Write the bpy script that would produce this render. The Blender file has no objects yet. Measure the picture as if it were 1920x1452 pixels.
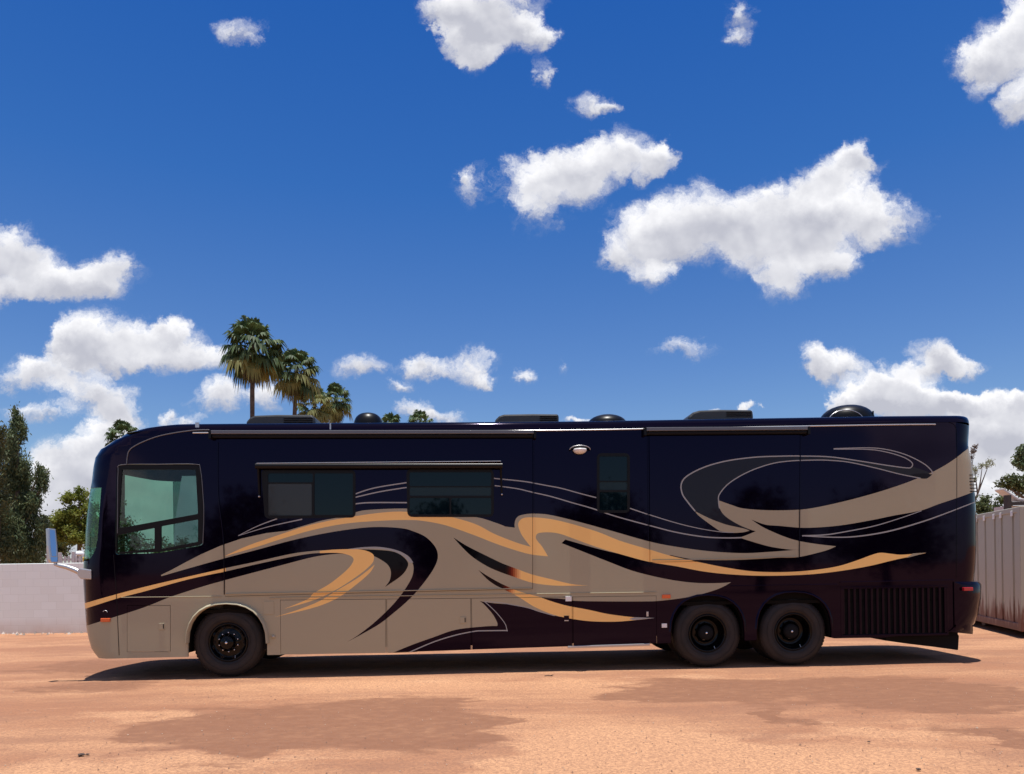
import bpy, math, random
import numpy as np
from mathutils import Vector, Matrix, noise
from mathutils.geometry import delaunay_2d_cdt

R = math.radians
random.seed(7)
scene = bpy.context.scene
COL = scene.collection

# ------------------------------------------------------------------ camera
F = 1387.0           # focal length in photo pixels (photo 1920 wide)
H = 1.60             # eye height
ROLL = 0.0147
HOR = 1060.0         # horizon row at the photo's centre column
cd = bpy.data.cameras.new("camera")
cd.sensor_width = 36.0
cd.lens = 36.0 * F / 1920.0
cd.shift_y = (HOR - 726.0) / 1920.0
cd.clip_start = 0.1
cd.clip_end = 5000.0
cam = bpy.data.objects.new("camera", cd)
COL.objects.link(cam)
cr, sr_ = math.cos(ROLL), math.sin(ROLL)
# columns: right, up, back
cam.matrix_world = Matrix(((cr, sr_, 0, 0), (0, 0, -1, 0), (-sr_, cr, 0, H), (0, 0, 0, 1)))
scene.camera = cam

# ------------------------------------------------------------------ sun and sky
SUN_EL, SUN_AZ = R(88.8), R(150.0)     # azimuth from +Y towards +X
sl = bpy.data.lights.new("sun", 'SUN')
sl.energy = 4.9
sl.angle = R(0.5)
sl.color = (1.0, 0.965, 0.90)
so = bpy.data.objects.new("sun", sl)
COL.objects.link(so)
sdir = Vector((math.sin(SUN_AZ) * math.cos(SUN_EL), math.cos(SUN_AZ) * math.cos(SUN_EL), math.sin(SUN_EL)))
so.rotation_euler = sdir.to_track_quat('Z', 'Y').to_euler()
so.location = (0, 0, 60)

scene.view_settings.view_transform = 'Standard'
scene.view_settings.look = 'None'
scene.view_settings.gamma = 1.0
scene.view_settings.use_curve_mapping = False
scene.view_settings.exposure = 0.35

world = bpy.data.worlds.new("World")
scene.world = world
world.use_nodes = True
wt = world.node_tree
wt.nodes.clear()
WN, WL = wt.nodes, wt.links


def wn(t, **kw):
    n = WN.new(t)
    for k, v in kw.items():
        setattr(n, k, v)
    return n


def wmath(op, a, b=None, c=None, clamp=False):
    n = WN.new('ShaderNodeMath')
    n.operation = op
    n.use_clamp = clamp
    for i, x in enumerate((a, b, c)):
        if x is None:
            continue
        if isinstance(x, (int, float)):
            n.inputs[i].default_value = x
        else:
            WL.new(x, n.inputs[i])
    return n.outputs[0]


def wvec(op, a, b=None, c=None, scale=None):
    n = WN.new('ShaderNodeVectorMath')
    n.operation = op
    for i, x in enumerate((a, b, c)):
        if x is None:
            continue
        if isinstance(x, tuple):
            n.inputs[i].default_value = x
        else:
            WL.new(x, n.inputs[i])
    if scale is not None:
        n.inputs['Scale'].default_value = scale
    return n.outputs['Value'] if op in ('LENGTH', 'DOT_PRODUCT') else n.outputs[0]


def build_world():
    out = wn('ShaderNodeOutputWorld')
    sky = wn('ShaderNodeTexSky')
    sky.sky_type = 'NISHITA'
    sky.sun_disc = False
    sky.sun_elevation = SUN_EL
    sky.sun_rotation = SUN_AZ
    sky.altitude = 350
    sky.air_density = 1.0
    sky.dust_density = 0.4
    sky.ozone_density = 2.5
    tc = wn('ShaderNodeTexCoord')
    sep = wn('ShaderNodeSeparateXYZ')
    WL.new(tc.outputs['Generated'], sep.inputs[0])
    ay = wmath('MAXIMUM', wmath('ABSOLUTE', sep.outputs[1]), 0.02)
    u = wmath('DIVIDE', sep.outputs[0], ay)
    v = wmath('DIVIDE', sep.outputs[2], ay)
    comb = wn('ShaderNodeCombineXYZ')
    WL.new(u, comb.inputs[0])
    WL.new(v, comb.inputs[1])
    p = comb.outputs[0]
    # warp the position a little for ragged, wispy outlines
    nz0 = wn('ShaderNodeTexNoise')
    nz0.inputs['Scale'].default_value = 7.0
    nz0.inputs['Detail'].default_value = 6.0
    nz0.inputs['Roughness'].default_value = 0.68
    WL.new(p, nz0.inputs['Vector'])
    wv = wvec('SUBTRACT', nz0.outputs['Color'], (0.5, 0.5, 0.5))
    pw = wvec('ADD', p, wvec('MULTIPLY', wv, (0.15, 0.10, 0.0)))
    acc = None
    for (cx, cy, rx, ry, wgt) in CLOUDS:
        uu, vv = cx - 960.0, HOR - cy
        cu = (uu * cr + vv * sr_) / F
        cv = (-uu * sr_ + vv * cr) / F
        iu, iv = F / (rx * 1.28), F / (ry * 1.28)
        # a negligible term keeps the puffs in sequence (bounded shader stack)
        pk = pw if acc is None else wvec('MULTIPLY_ADD', acc, (1e-7, 1e-7, 0.0), pw)
        q = wvec('MULTIPLY_ADD', pk, (iu, iv, 0.0), (-cu * iu, -cv * iv, 0.0))
        w_ = wmath('SUBTRACT', 1.0, wvec('LENGTH', q), clamp=True)
        q2 = wvec('ADD', q, (0.0, 0.0, wgt))
        acc = wvec('MULTIPLY_ADD', q2, w_, acc if acc is not None else (0.0, 0.0, 0.0))
    s3 = wn('ShaderNodeSeparateXYZ')
    WL.new(acc, s3.inputs[0])
    A, B = s3.outputs[2], s3.outputs[1]
    n1 = wn('ShaderNodeTexNoise')
    n1.inputs['Scale'].default_value = 11.0
    n1.inputs['Detail'].default_value = 10.0
    n1.inputs['Roughness'].default_value = 0.66
    WL.new(pw, n1.inputs['Vector'])
    n2 = wn('ShaderNodeTexNoise')
    n2.inputs['Scale'].default_value = 8.0
    n2.inputs['Detail'].default_value = 4.0
    n2.inputs['Roughness'].default_value = 0.5
    WL.new(wvec('ADD', p, (0.004, 0.020, 0.0)), n2.inputs['Vector'])
    n2b = wn('ShaderNodeTexNoise')
    n2b.inputs['Scale'].default_value = 8.0
    n2b.inputs['Detail'].default_value = 4.0
    n2b.inputs['Roughness'].default_value = 0.5
    WL.new(p, n2b.inputs['Vector'])
    n4 = wn('ShaderNodeTexNoise')
    n4.inputs['Scale'].default_value = 38.0
    n4.inputs['Detail'].default_value = 7.0
    n4.inputs['Roughness'].default_value = 0.70
    WL.new(pw, n4.inputs['Vector'])
    fld0 = wmath('MULTIPLY_ADD', wmath('SUBTRACT', n1.outputs[0], 0.5), 1.5, A)
    field = wmath('MULTIPLY_ADD', wmath('SUBTRACT', n4.outputs[0], 0.5), 1.15, fld0)
    mr = wn('ShaderNodeMapRange')
    mr.interpolation_type = 'SMOOTHSTEP'
    mr.inputs['From Min'].default_value = -0.02
    mr.inputs['From Max'].default_value = 0.78
    WL.new(field, mr.inputs[0])
    # nothing can be cloud where no puff reaches
    gate = wn('ShaderNodeMapRange')
    gate.interpolation_type = 'SMOOTHSTEP'
    gate.inputs['From Min'].default_value = 0.0
    gate.inputs['From Max'].default_value = 0.40
    WL.new(A, gate.inputs[0])
    alpha = wmath('MULTIPLY', mr.outputs[0], gate.outputs[0])
    # broad bright cloud bank added high behind the viewer, unseen, as white fill light
    nb = wn('ShaderNodeTexNoise')
    nb.inputs['Scale'].default_value = 2.2
    nb.inputs['Detail'].default_value = 5.0
    WL.new(tc.outputs['Generated'], nb.inputs['Vector'])
    bk = wn('ShaderNodeMapRange')
    bk.interpolation_type = 'SMOOTHSTEP'
    bk.inputs['From Min'].default_value = 0.05
    bk.inputs['From Max'].default_value = -0.35
    WL.new(sep.outputs[1], bk.inputs[0])
    hi = wn('ShaderNodeMapRange')
    hi.interpolation_type = 'SMOOTHSTEP'
    hi.inputs['From Min'].default_value = 0.22
    hi.inputs['From Max'].default_value = 0.42
    WL.new(sep.outputs[2], hi.inputs[0])
    cn = wn('ShaderNodeMapRange')
    cn.interpolation_type = 'SMOOTHSTEP'
    cn.inputs['From Min'].default_value = 0.36
    cn.inputs['From Max'].default_value = 0.50
    WL.new(nb.outputs[0], cn.inputs[0])
    fill_bank = wmath('MULTIPLY', wmath('MULTIPLY', wmath('MULTIPLY', bk.outputs[0], hi.outputs[0]), cn.outputs[0]), 0.34)
    front_alpha = alpha
    alpha = wmath('MAXIMUM', alpha, fill_bank)
    # relief and grey bases
    rel = wmath('DIVIDE', B, wmath('MAXIMUM', A, 0.05))
    relief = wmath('MULTIPLY', wmath('SUBTRACT', n2b.outputs[0], n2.outputs[0]), 2.6)
    lit = wmath('ADD', wmath('MULTIPLY_ADD', rel, 0.95, 0.60), relief)
    thick = wmath('MULTIPLY', wmath('SUBTRACT', A, 0.55, clamp=True), 0.42)
    lit = wmath('SUBTRACT', lit, thick, clamp=True)
    lit = wmath('MAXIMUM', lit, fill_bank)
    cmix = wn('ShaderNodeMix', data_type='RGBA')
    WL.new(lit, cmix.inputs['Factor'])
    cmix.inputs['A'].default_value = (0.42, 0.43, 0.49, 1)
    cmix.inputs['B'].default_value = (0.80, 0.80, 0.82, 1)
    # tint the physical sky to the photo's deep blue
    ramp = wn('ShaderNodeValToRGB')
    el = ramp.color_ramp.elements
    el[0].position, el[0].color = 0.0, (*SKYTINT[0], 1)
    el[1].position, el[1].color = 1.0, (*SKYTINT[-1], 1)
    for i, pos in enumerate(SKYPOS[1:-1]):
        e = el.new(pos)
        e.color = (*SKYTINT[i + 1], 1)
    WL.new(sep.outputs[2], ramp.inputs[0])
    tint = wn('ShaderNodeMix', data_type='RGBA', blend_type='MULTIPLY')
    tint.inputs['Factor'].default_value = 1.0
    WL.new(sky.outputs[0], tint.inputs['A'])
    WL.new(ramp.outputs[0], tint.inputs['B'])
    b1 = wn('ShaderNodeBackground')
    b1.inputs[1].default_value = 0.1
    WL.new(tint.outputs['Result'], b1.inputs[0])
    b2 = wn('ShaderNodeBackground')
    b2.inputs[1].default_value = 1.0
    WL.new(cmix.outputs['Result'], b2.inputs[0])
    ms = wn('ShaderNodeMixShader')
    WL.new(alpha, ms.inputs[0])
    WL.new(b1.outputs[0], ms.inputs[1])
    WL.new(b2.outputs[0], ms.inputs[2])
    WL.new(ms.outputs[0], out.inputs[0])
    world.cycles.sampling_method = 'MANUAL'
    world.cycles.sample_map_resolution = 512


SKYPOS = [0.0, 0.13, 0.25, 0.45, 0.65, 1.0]
SKYTINT = [(.74, .79, .88), (.68, .77, .88), (.48, .665, .92), (.22, .54, .95), (.105, .43, .93), (.5, .68, .88)]

CLOUDS = [
    (900, 5, 100, 70, 1), (905, 70, 70, 55, 1), (985, 60, 48, 34, .8), (868, 65, 38, 55, .8), (905, 118, 36, 30, .7), (1018, 135, 20, 34, .5), (1030, 60, 26, 22, .5), (830, 20, 40, 28, .5),
    (448, 70, 44, 26, .6), (475, 90, 20, 14, .4),
    (1400, 15, 32, 34, .5), (1390, 62, 32, 20, .55),
    (1900, 95, 90, 62, 1), (1832, 115, 56, 36, .9), (1915, 190, 42, 46, .9), (1935, 45, 60, 55, 1), (1835, 165, 30, 25, .4),
    (1118, 192, 50, 32, .65), (1150, 198, 28, 10, .5), (895, 350, 44, 36, .6), (880, 335, 20, 16, .4),
    (1180, 288, 88, 50, 1), (1090, 320, 78, 46, 1), (1000, 352, 62, 44, 1), (1005, 400, 48, 38, .55), (1085, 372, 54, 30, .6), (1245, 288, 32, 34, .7),
    (1222, 440, 84, 60, 1), (1320, 415, 120, 70, 1), (1450, 405, 120, 80, 1), (1560, 405, 105, 66, 1), (1565, 318, 85, 40, .9), (1610, 300, 38, 34, .8),
    (1670, 415, 72, 44, .9), (1480, 480, 110, 50, .9), (1470, 535, 62, 44, .75), (1570, 495, 50, 36, .7), (1228, 505, 42, 28, .6), (1150, 470, 42, 34, .7),
    (15, 455, 80, 54, 1), (50, 510, 110, 50, 1), (150, 530, 100, 34, .9), (205, 495, 52, 30, .6), (0, 545, 60, 25, .7),
    (190, 640, 78, 60, 1), (300, 640, 88, 52, 1), (385, 665, 66, 32, .8), (240, 674, 100, 24, .6), (150, 640, 42, 45, .7), (322, 606, 34, 28, .7),
    (90, 702, 80, 36, 1), (45, 690, 42, 36, .7), (172, 744, 78, 34, 1), (228, 772, 60, 24, .7),
    (70, 777, 66, 19, .6), (160, 852, 85, 50, 1), (110, 905, 100, 55, .9), (195, 810, 64, 40, .9), (160, 920, 110, 60, 1), (90, 985, 120, 50, .8),
    (260, 860, 120, 70, .9), (340, 930, 140, 60, .8), (280, 1000, 200, 60, .7),
    (428, 747, 60, 36, .9), (522, 745, 44, 42, .8), (330, 772, 20, 15, .7), (362, 788, 34, 12, .7),
    (674, 684, 56, 28, .8), (790, 690, 50, 23, .8), (885, 690, 58, 34, .8), (918, 709, 32, 12, .5), (988, 708, 24, 14, .5), (740, 725, 32, 15, .5),
    (758, 775, 44, 24, .9), (812, 786, 62, 14, .7), (1278, 646, 70, 23, .55), (1043, 690, 14, 28, .3),
    (1518, 680, 34, 28, .8), (1572, 692, 58, 28, .9), (1665, 718, 52, 36, .9), (1640, 748, 84, 36, .9), (1765, 665, 60, 34, .9), (1805, 672, 44, 28, .8),
    (1735, 692, 66, 20, .6), (1720, 742, 85, 40, .9), (1620, 768, 90, 28, .8), (1870, 758, 84, 32, 1), (1808, 752, 36, 26, .8), (1905, 745, 42, 24, .9),
    (1690, 765, 120, 40, .9), (1600, 762, 60, 30, .8), (1885, 830, 120, 70, .9),
    (1880, 800, 130, 48, 1), (1850, 850, 66, 50, .7), (1900, 905, 100, 50, .8), (1870, 950, 100, 40, .7),
    (1427, 774, 17, 15, 1), (1350, 767, 14, 8, .6), (1080, 788, 26, 8, .6),
]
build_world()


# ------------------------------------------------------------------ materials
def mat(name, color, rough=0.6, metal=0.0, coat=0.0, spec=0.5, bump=0.0, bscale=40.0, var=None, vscale=3.0, coat_rough=0.03, emit=None):
    m = bpy.data.materials.new(name)
    m.use_nodes = True
    nt = m.node_tree
    b = nt.nodes['Principled BSDF']
    b.inputs['Base Color'].default_value = (*color, 1)
    b.inputs['Roughness'].default_value = rough
    b.inputs['Metallic'].default_value = metal
    b.inputs['Coat Weight'].default_value = coat
    b.inputs['Coat Roughness'].default_value = coat_rough
    b.inputs['Specular IOR Level'].default_value = spec
    if emit:
        b.inputs['Emission Color'].default_value = (*emit, 1)
        b.inputs['Emission Strength'].default_value = 1.0
    tc = nt.nodes.new('ShaderNodeTexCoord')
    if bump:
        nz = nt.nodes.new('ShaderNodeTexNoise')
        nz.inputs['Scale'].default_value = bscale
        nz.inputs['Detail'].default_value = 4
        nt.links.new(tc.outputs['Object'], nz.inputs['Vector'])
        bp = nt.nodes.new('ShaderNodeBump')
        bp.inputs['Strength'].default_value = bump
        bp.inputs['Distance'].default_value = 0.02
        nt.links.new(nz.outputs[0], bp.inputs['Height'])
        nt.links.new(bp.outputs[0], b.inputs['Normal'])
        if coat:
            nt.links.new(bp.outputs[0], b.inputs['Coat Normal'])
    if var:
        nz = nt.nodes.new('ShaderNodeTexNoise')
        nz.inputs['Scale'].default_value = vscale
        nz.inputs['Detail'].default_value = 5
        nt.links.new(tc.outputs['Object'], nz.inputs['Vector'])
        rp = nt.nodes.new('ShaderNodeMapRange')
        rp.inputs['From Min'].default_value = 0.35
        rp.inputs['From Max'].default_value = 0.65
        nt.links.new(nz.outputs[0], rp.inputs[0])
        mx = nt.nodes.new('ShaderNodeMix')
        mx.data_type = 'RGBA'
        mx.inputs['A'].default_value = (*color, 1)
        mx.inputs['B'].default_value = (*var, 1)
        nt.links.new(rp.outputs[0], mx.inputs['Factor'])
        nt.links.new(mx.outputs['Result'], b.inputs['Base Color'])
    return m


def paint(name, color, metal=0.0, rough=0.35):
    return mat(name, color, rough=rough, metal=metal, coat=0.25, spec=0.04, bump=0.012, bscale=1.1)


def glass_mat(name, tint, gloss=1.0):
    m = bpy.data.materials.new(name)
    m.use_nodes = True
    nt = m.node_tree
    nt.nodes.clear()
    o = nt.nodes.new('ShaderNodeOutputMaterial')
    t = nt.nodes.new('ShaderNodeBsdfTransparent')
    t.inputs[0].default_value = (*tint, 1)
    g = nt.nodes.new('ShaderNodeBsdfGlossy')
    g.inputs['Roughness'].default_value = 0.02
    lw = nt.nodes.new('ShaderNodeLayerWeight')
    pw_ = nt.nodes.new('ShaderNodeMath')
    pw_.operation = 'POWER'
    pw_.inputs[1].default_value = 4.0
    nt.links.new(lw.outputs['Facing'], pw_.inputs[0])
    fr = nt.nodes.new('ShaderNodeMath')
    fr.operation = 'MULTIPLY_ADD'
    fr.inputs[1].default_value = 0.8
    fr.inputs[2].default_value = 0.05
    nt.links.new(pw_.outputs[0], fr.inputs[0])
    mx = nt.nodes.new('ShaderNodeMixShader')
    nt.links.new(fr.outputs[0], mx.inputs[0])
    nt.links.new(t.outputs[0], mx.inputs[1])
    nt.links.new(g.outputs[0], mx.inputs[2])
    nt.links.new(mx.outputs[0], o.inputs[0])
    return m


M = {}
def pearl(name, color, tint, spec=.34):
    m = mat(name, color, rough=.05, coat=.06, spec=spec, bump=.010, bscale=1.1)
    m.node_tree.nodes['Principled BSDF'].inputs['Specular Tint'].default_value = (*tint, 1)
    return m


M['navy'] = pearl('navy_pearl_paint', (0.0016, 0.0005, 0.0042), (.56, .40, .84), .25)
M['tan'] = paint('tan_paint', (0.40, 0.360, 0.250))
M['orange'] = paint('orange_paint', (0.99, 0.62, 0.22))
M['black'] = pearl('black_paint', (0.002, 0.0014, 0.0024), (.5, .42, .6), .25)
M['slate'] = paint('slate_paint', (0.018, 0.019, 0.028))
M['silver'] = paint('silver_paint', (0.36, 0.37, 0.36))
for _i, _c in enumerate(((.012, .003, .004), (.04, .005, .004), (.10, .010, .006), (.20, .03, .012), (.36, .10, .035), (.54, .21, .08), (.72, .36, .14), (.88, .5, .2))):
    M['fade%d' % _i] = paint('airbrushed_fade', _c)
M['plastic'] = mat('black_plastic', (0.005, 0.005, 0.006), rough=0.35, spec=.2)
M['matte'] = mat('matte_black', (0.008, 0.008, 0.009), rough=0.8, spec=0.2)
M['under'] = mat('undercarriage', (0.010, 0.009, 0.008), rough=0.95, spec=0.05)
M['rubber'] = mat('tyre_rubber', (0.009, 0.007, 0.007), rough=0.7, bump=0.2, bscale=60, var=(0.020, 0.014, 0.012), vscale=6)
M['rim'] = mat('gloss_black_rim', (0.002, 0.002, 0.0025), rough=0.10, coat=0.14, spec=.15)
M['chrome'] = mat('chrome', (0.75, 0.75, 0.76), rough=0.12, metal=1.0)
M['alu'] = mat('aluminium', (0.55, 0.55, 0.55), rough=0.35, metal=0.9)
M['trimgrey'] = mat('grey_trim', (0.14, 0.14, 0.15), rough=0.35, metal=0.4)
M['amber'] = mat('amber_lens', (0.75, 0.13, 0.03), rough=0.2, coat=0.5)
M['yellow'] = mat('yellow_lens', (0.85, 0.60, 0.12), rough=0.3)
M['redlens'] = mat('red_lens', (0.45, 0.02, 0.03), rough=0.2, coat=0.5)
M['white'] = mat('white_plastic', (0.8, 0.8, 0.78), rough=0.4)
M['darkglass'] = mat('dark_glass', (0.001, 0.006, 0.010), rough=0.03, spec=0.28)
M['shade'] = mat('window_shade', (0.012, 0.024, 0.028), rough=0.2, spec=0.2, coat=0.15)
M['blind'] = mat('grey_blind', (0.035, 0.038, 0.038), rough=0.2, spec=0.2, coat=0.3)
M['cabglass'] = glass_mat('cab_glass', (0.40, 0.51, 0.495))
M['wsglass'] = glass_mat('windshield_glass', (0.36, 0.62, 0.47))
M['mirror'] = mat('mirror_glass', (0.62, 0.63, 0.66), rough=0.01, metal=1.0)
M['interior'] = mat('cab_interior', (0.06, 0.055, 0.05), rough=0.9)


# ------------------------------------------------------------------ helpers
def tag(o, label=None, cat=None, group=None, kind=None):
    if label: o['label'] = label
    if cat: o['category'] = cat
    if group: o['group'] = group
    if kind: o['kind'] = kind
    return o


def empty(name, loc=(0, 0, 0), rz=0.0):
    o = bpy.data.objects.new(name, None)
    COL.objects.link(o)
    o.location = loc
    o.rotation_euler = (0, 0, rz)
    return o


class MB:
    def __init__(self):
        self.v, self.f, self.m, self.s = [], [], [], []

    def add(self, vs, fs, mi=0, smooth=False):
        b = len(self.v)
        self.v += [tuple(x) for x in vs]
        for f in fs:
            self.f.append([b + i for i in f])
            self.m.append(mi)
            self.s.append(smooth)

    def box(self, x0, x1, y0, y1, z0, z1, mi=0):
        vs = [(x, y, z) for x in (x0, x1) for y in (y0, y1) for z in (z0, z1)]
        self.add(vs, [(0, 1, 3, 2), (4, 6, 7, 5), (0, 4, 5, 1), (2, 3, 7, 6), (0, 2, 6, 4), (1, 5, 7, 3)], mi)

    def prism(self, poly, w0, w1, mi=0):
        """poly of (s, z), extruded along local y from w0 to w1"""
        n = len(poly)
        ar = sum(poly[i][0] * poly[(i + 1) % n][1] - poly[(i + 1) % n][0] * poly[i][1] for i in range(n))
        if ar < 0:
            poly = poly[::-1]
        vs = [(s, w0, z) for s, z in poly] + [(s, w1, z) for s, z in poly]
        fs = [tuple(range(n)), tuple(range(2 * n - 1, n - 1, -1))]
        fs += [(i, n + i, n + (i + 1) % n, (i + 1) % n) for i in range(n)]
        self.add(vs, fs, mi)

    def tube(self, pts, rad, seg=8, mi=0, caps=True):
        pts = [Vector(p) for p in pts]
        n = len(pts)
        rs = rad if isinstance(rad, (list, tuple)) else [rad] * n
        ring = []
        prev = None
        vs = []
        for i, p in enumerate(pts):
            d = (pts[min(i + 1, n - 1)] - pts[max(i - 1, 0)]).normalized()
            if prev is None:
                a = d.orthogonal().normalized()
            else:
                a = (prev - d * prev.dot(d)).normalized()
            prev = a
            b = d.cross(a)
            for k in range(seg):
                t = 2 * math.pi * k / seg
                vs.append(p + (a * math.cos(t) + b * math.sin(t)) * rs[i])
        fs = []
        for i in range(n - 1):
            for k in range(seg):
                k2 = (k + 1) % seg
                fs.append((i * seg + k, i * seg + k2, (i + 1) * seg + k2, (i + 1) * seg + k))
        self.add(vs, fs, mi, True)
        if caps:
            self.add([vs[k] for k in range(seg)], [tuple(range(seg - 1, -1, -1))], mi)
            self.add([vs[(n - 1) * seg + k] for k in range(seg)], [tuple(range(seg))], mi)

    def lathe(self, prof, c=(0, 0, 0), axis='y', seg=48, mi=0, flip=False):
        """prof: list of (radius, axial) ; axial along local y (w) or z"""
        vs, fs = [], []
        for (r, a) in prof:
            for k in range(seg):
                t = 2 * math.pi * k / seg
                if axis == 'y':
                    vs.append((c[0] + r * math.cos(t), c[1] + a, c[2] + r * math.sin(t)))
                else:
                    vs.append((c[0] + r * math.cos(t), c[1] + r * math.sin(t), c[2] + a))
        for i in range(len(prof) - 1):
            for k in range(seg):
                k2 = (k + 1) % seg
                q = (i * seg + k, i * seg + k2, (i + 1) * seg + k2, (i + 1) * seg + k)
                fs.append(q[::-1] if flip else q)
        self.add(vs, fs, mi, True)

    def build(self, name, mats, parent=None, bevel=0.0, auto=None):
        me = bpy.data.meshes.new(name)
        me.from_pydata(self.v, [], self.f)
        for i, p in enumerate(me.polygons):
            p.material_index = self.m[i]
            p.use_smooth = self.s[i]
        if not isinstance(mats, (list, tuple)):
            mats = [mats]
        for m_ in mats:
            me.materials.append(m_)
        me.update()
        if auto:
            for p in me.polygons:
                p.use_smooth = True
            me.set_sharp_from_angle(angle=R(auto))
        o = bpy.data.objects.new(name, me)
        COL.objects.link(o)
        if parent:
            o.parent = parent
        if bevel:
            b = o.modifiers.new('bevel', 'BEVEL')
            b.width = bevel
            b.segments = 2
            b.limit_method = 'ANGLE'
        return o


def copy_tree(o, parent=None):
    c = o.copy()
    COL.objects.link(c)
    c.parent = parent
    for ch in list(o.children):
        copy_tree(ch, c)
    return c


# ------------------------------------------------------------------ picture -> place
YAW = 0.041
D0 = 11.12
cy_, sy_ = math.cos(YAW), math.sin(YAW)


def ray(px, py):
    up, vp = px - 960.0, HOR - py
    return (up * cr + vp * sr_) / F, (-up * sr_ + vp * cr) / F


def L(px, py, w=0.0):
    """photo point -> (s, z) on the coach's vertical plane at depth w"""
    u, v = ray(px, py)
    t = (w + D0 * cy_) / (cy_ - sy_ * u)
    X, Y = u * t, t
    return (X * cy_ + (Y - D0) * sy_, H + v * t)


def G(px, py):
    u, v = ray(px, py)
    t = -H / v
    return (u * t, t)


def at(px, py, Y):
    u, v = ray(px, py)
    return Vector((u * Y, Y, H + v * Y))


# ------------------------------------------------------------------ ground
def ground_material():
    m = bpy.data.materials.new('red_dirt')
    m.use_nodes = True
    nt = m.node_tree
    N, K = nt.nodes, nt.links
    b = N['Principled BSDF']
    b.inputs['Roughness'].default_value = 0.95
    b.inputs['Specular IOR Level'].default_value = 0.1
    tc = N.new('ShaderNodeTexCoord')

    def ns(scale, detail=5, rough=0.6, stretch=(1, 1, 1), off=(0, 0, 0)):
        mp = N.new('ShaderNodeMapping')
        mp.inputs['Scale'].default_value = stretch
        mp.inputs['Location'].default_value = off
        K.new(tc.outputs['Object'], mp.inputs[0])
        n = N.new('ShaderNodeTexNoise')
        n.inputs['Scale'].default_value = scale
        n.inputs['Detail'].default_value = detail
        n.inputs['Roughness'].default_value = rough
        K.new(mp.outputs[0], n.inputs['Vector'])
        return n

    def math_(op, a, b_=None, c=None, clamp=False):
        n = N.new('ShaderNodeMath')
        n.operation = op
        n.use_clamp = clamp
        for i, x in enumerate((a, b_, c)):
            if x is None: continue
            if isinstance(x, (int, float)): n.inputs[i].default_value = x
            else: K.new(x, n.inputs[i])
        return n.outputs[0]

    def mr(x, a, b_, lo=0.0, hi=1.0, smooth=True):
        n = N.new('ShaderNodeMapRange')
        n.interpolation_type = 'SMOOTHSTEP' if smooth else 'LINEAR'
        n.inputs['From Min'].default_value = a
        n.inputs['From Max'].default_value = b_
        n.inputs['To Min'].default_value = lo
        n.inputs['To Max'].default_value = hi
        K.new(x, n.inputs[0])
        return n.outputs[0]

    def mix(f, a, b_):
        n = N.new('ShaderNodeMix')
        n.data_type = 'RGBA'
        K.new(f, n.inputs['Factor'])
        for nm, x in (('A', a), ('B', b_)):
            if isinstance(x, tuple): n.inputs[nm].default_value = (*x, 1)
            else: K.new(x, n.inputs[nm])
        return n.outputs['Result']

    big = ns(0.55, 7, 0.62, (0.30, 1.0, 1.0), (3, 1.6, 0))
    med = ns(1.9, 7, 0.66, (0.28, 1.0, 1.0), (7, 2, 0))
    fine = ns(42, 4, 0.8)
    speck = ns(60, 3, 0.7)
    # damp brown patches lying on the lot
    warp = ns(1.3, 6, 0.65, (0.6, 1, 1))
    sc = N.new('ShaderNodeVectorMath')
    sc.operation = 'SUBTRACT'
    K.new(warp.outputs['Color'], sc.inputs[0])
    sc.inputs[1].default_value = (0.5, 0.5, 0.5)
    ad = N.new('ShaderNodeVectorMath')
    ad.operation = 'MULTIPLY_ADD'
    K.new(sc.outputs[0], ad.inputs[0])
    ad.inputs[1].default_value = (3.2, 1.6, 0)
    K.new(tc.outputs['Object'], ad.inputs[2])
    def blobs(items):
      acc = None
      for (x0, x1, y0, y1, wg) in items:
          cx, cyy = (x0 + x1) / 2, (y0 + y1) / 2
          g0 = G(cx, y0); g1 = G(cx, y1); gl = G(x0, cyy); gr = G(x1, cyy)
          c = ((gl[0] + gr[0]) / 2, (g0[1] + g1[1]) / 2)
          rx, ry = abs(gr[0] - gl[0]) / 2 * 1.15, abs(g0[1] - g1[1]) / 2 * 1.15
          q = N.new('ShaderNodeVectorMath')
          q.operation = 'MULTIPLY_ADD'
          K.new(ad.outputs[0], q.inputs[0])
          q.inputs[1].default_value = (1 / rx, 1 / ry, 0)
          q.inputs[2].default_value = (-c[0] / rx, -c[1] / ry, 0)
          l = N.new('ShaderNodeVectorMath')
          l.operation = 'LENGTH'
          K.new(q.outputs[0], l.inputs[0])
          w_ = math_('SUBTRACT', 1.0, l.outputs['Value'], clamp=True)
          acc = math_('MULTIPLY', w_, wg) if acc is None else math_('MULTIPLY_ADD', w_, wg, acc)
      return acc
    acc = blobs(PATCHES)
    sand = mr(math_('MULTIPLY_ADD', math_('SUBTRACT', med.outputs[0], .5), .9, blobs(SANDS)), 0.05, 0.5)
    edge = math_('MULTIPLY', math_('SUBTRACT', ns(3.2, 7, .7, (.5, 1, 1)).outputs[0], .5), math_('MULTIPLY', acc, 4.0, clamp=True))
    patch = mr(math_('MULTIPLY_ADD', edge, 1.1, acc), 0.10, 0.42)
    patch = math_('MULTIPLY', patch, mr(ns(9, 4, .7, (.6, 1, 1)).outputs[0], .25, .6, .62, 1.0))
    light, mid, dark = (0.57, 0.300, 0.162), (0.385, 0.178, 0.098), (0.225, 0.100, 0.057)
    c1 = mix(mr(big.outputs[0], 0.40, 0.62), light, mid)
    c2 = mix(math_('MULTIPLY', mr(med.outputs[0], 0.47, 0.66), 0.75), c1, (0.31, 0.150, 0.092))
    c2 = mix(math_('MULTIPLY', mr(med.outputs[0], 0.42, 0.30), 0.6), c2, (0.72, 0.42, 0.24))
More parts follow.
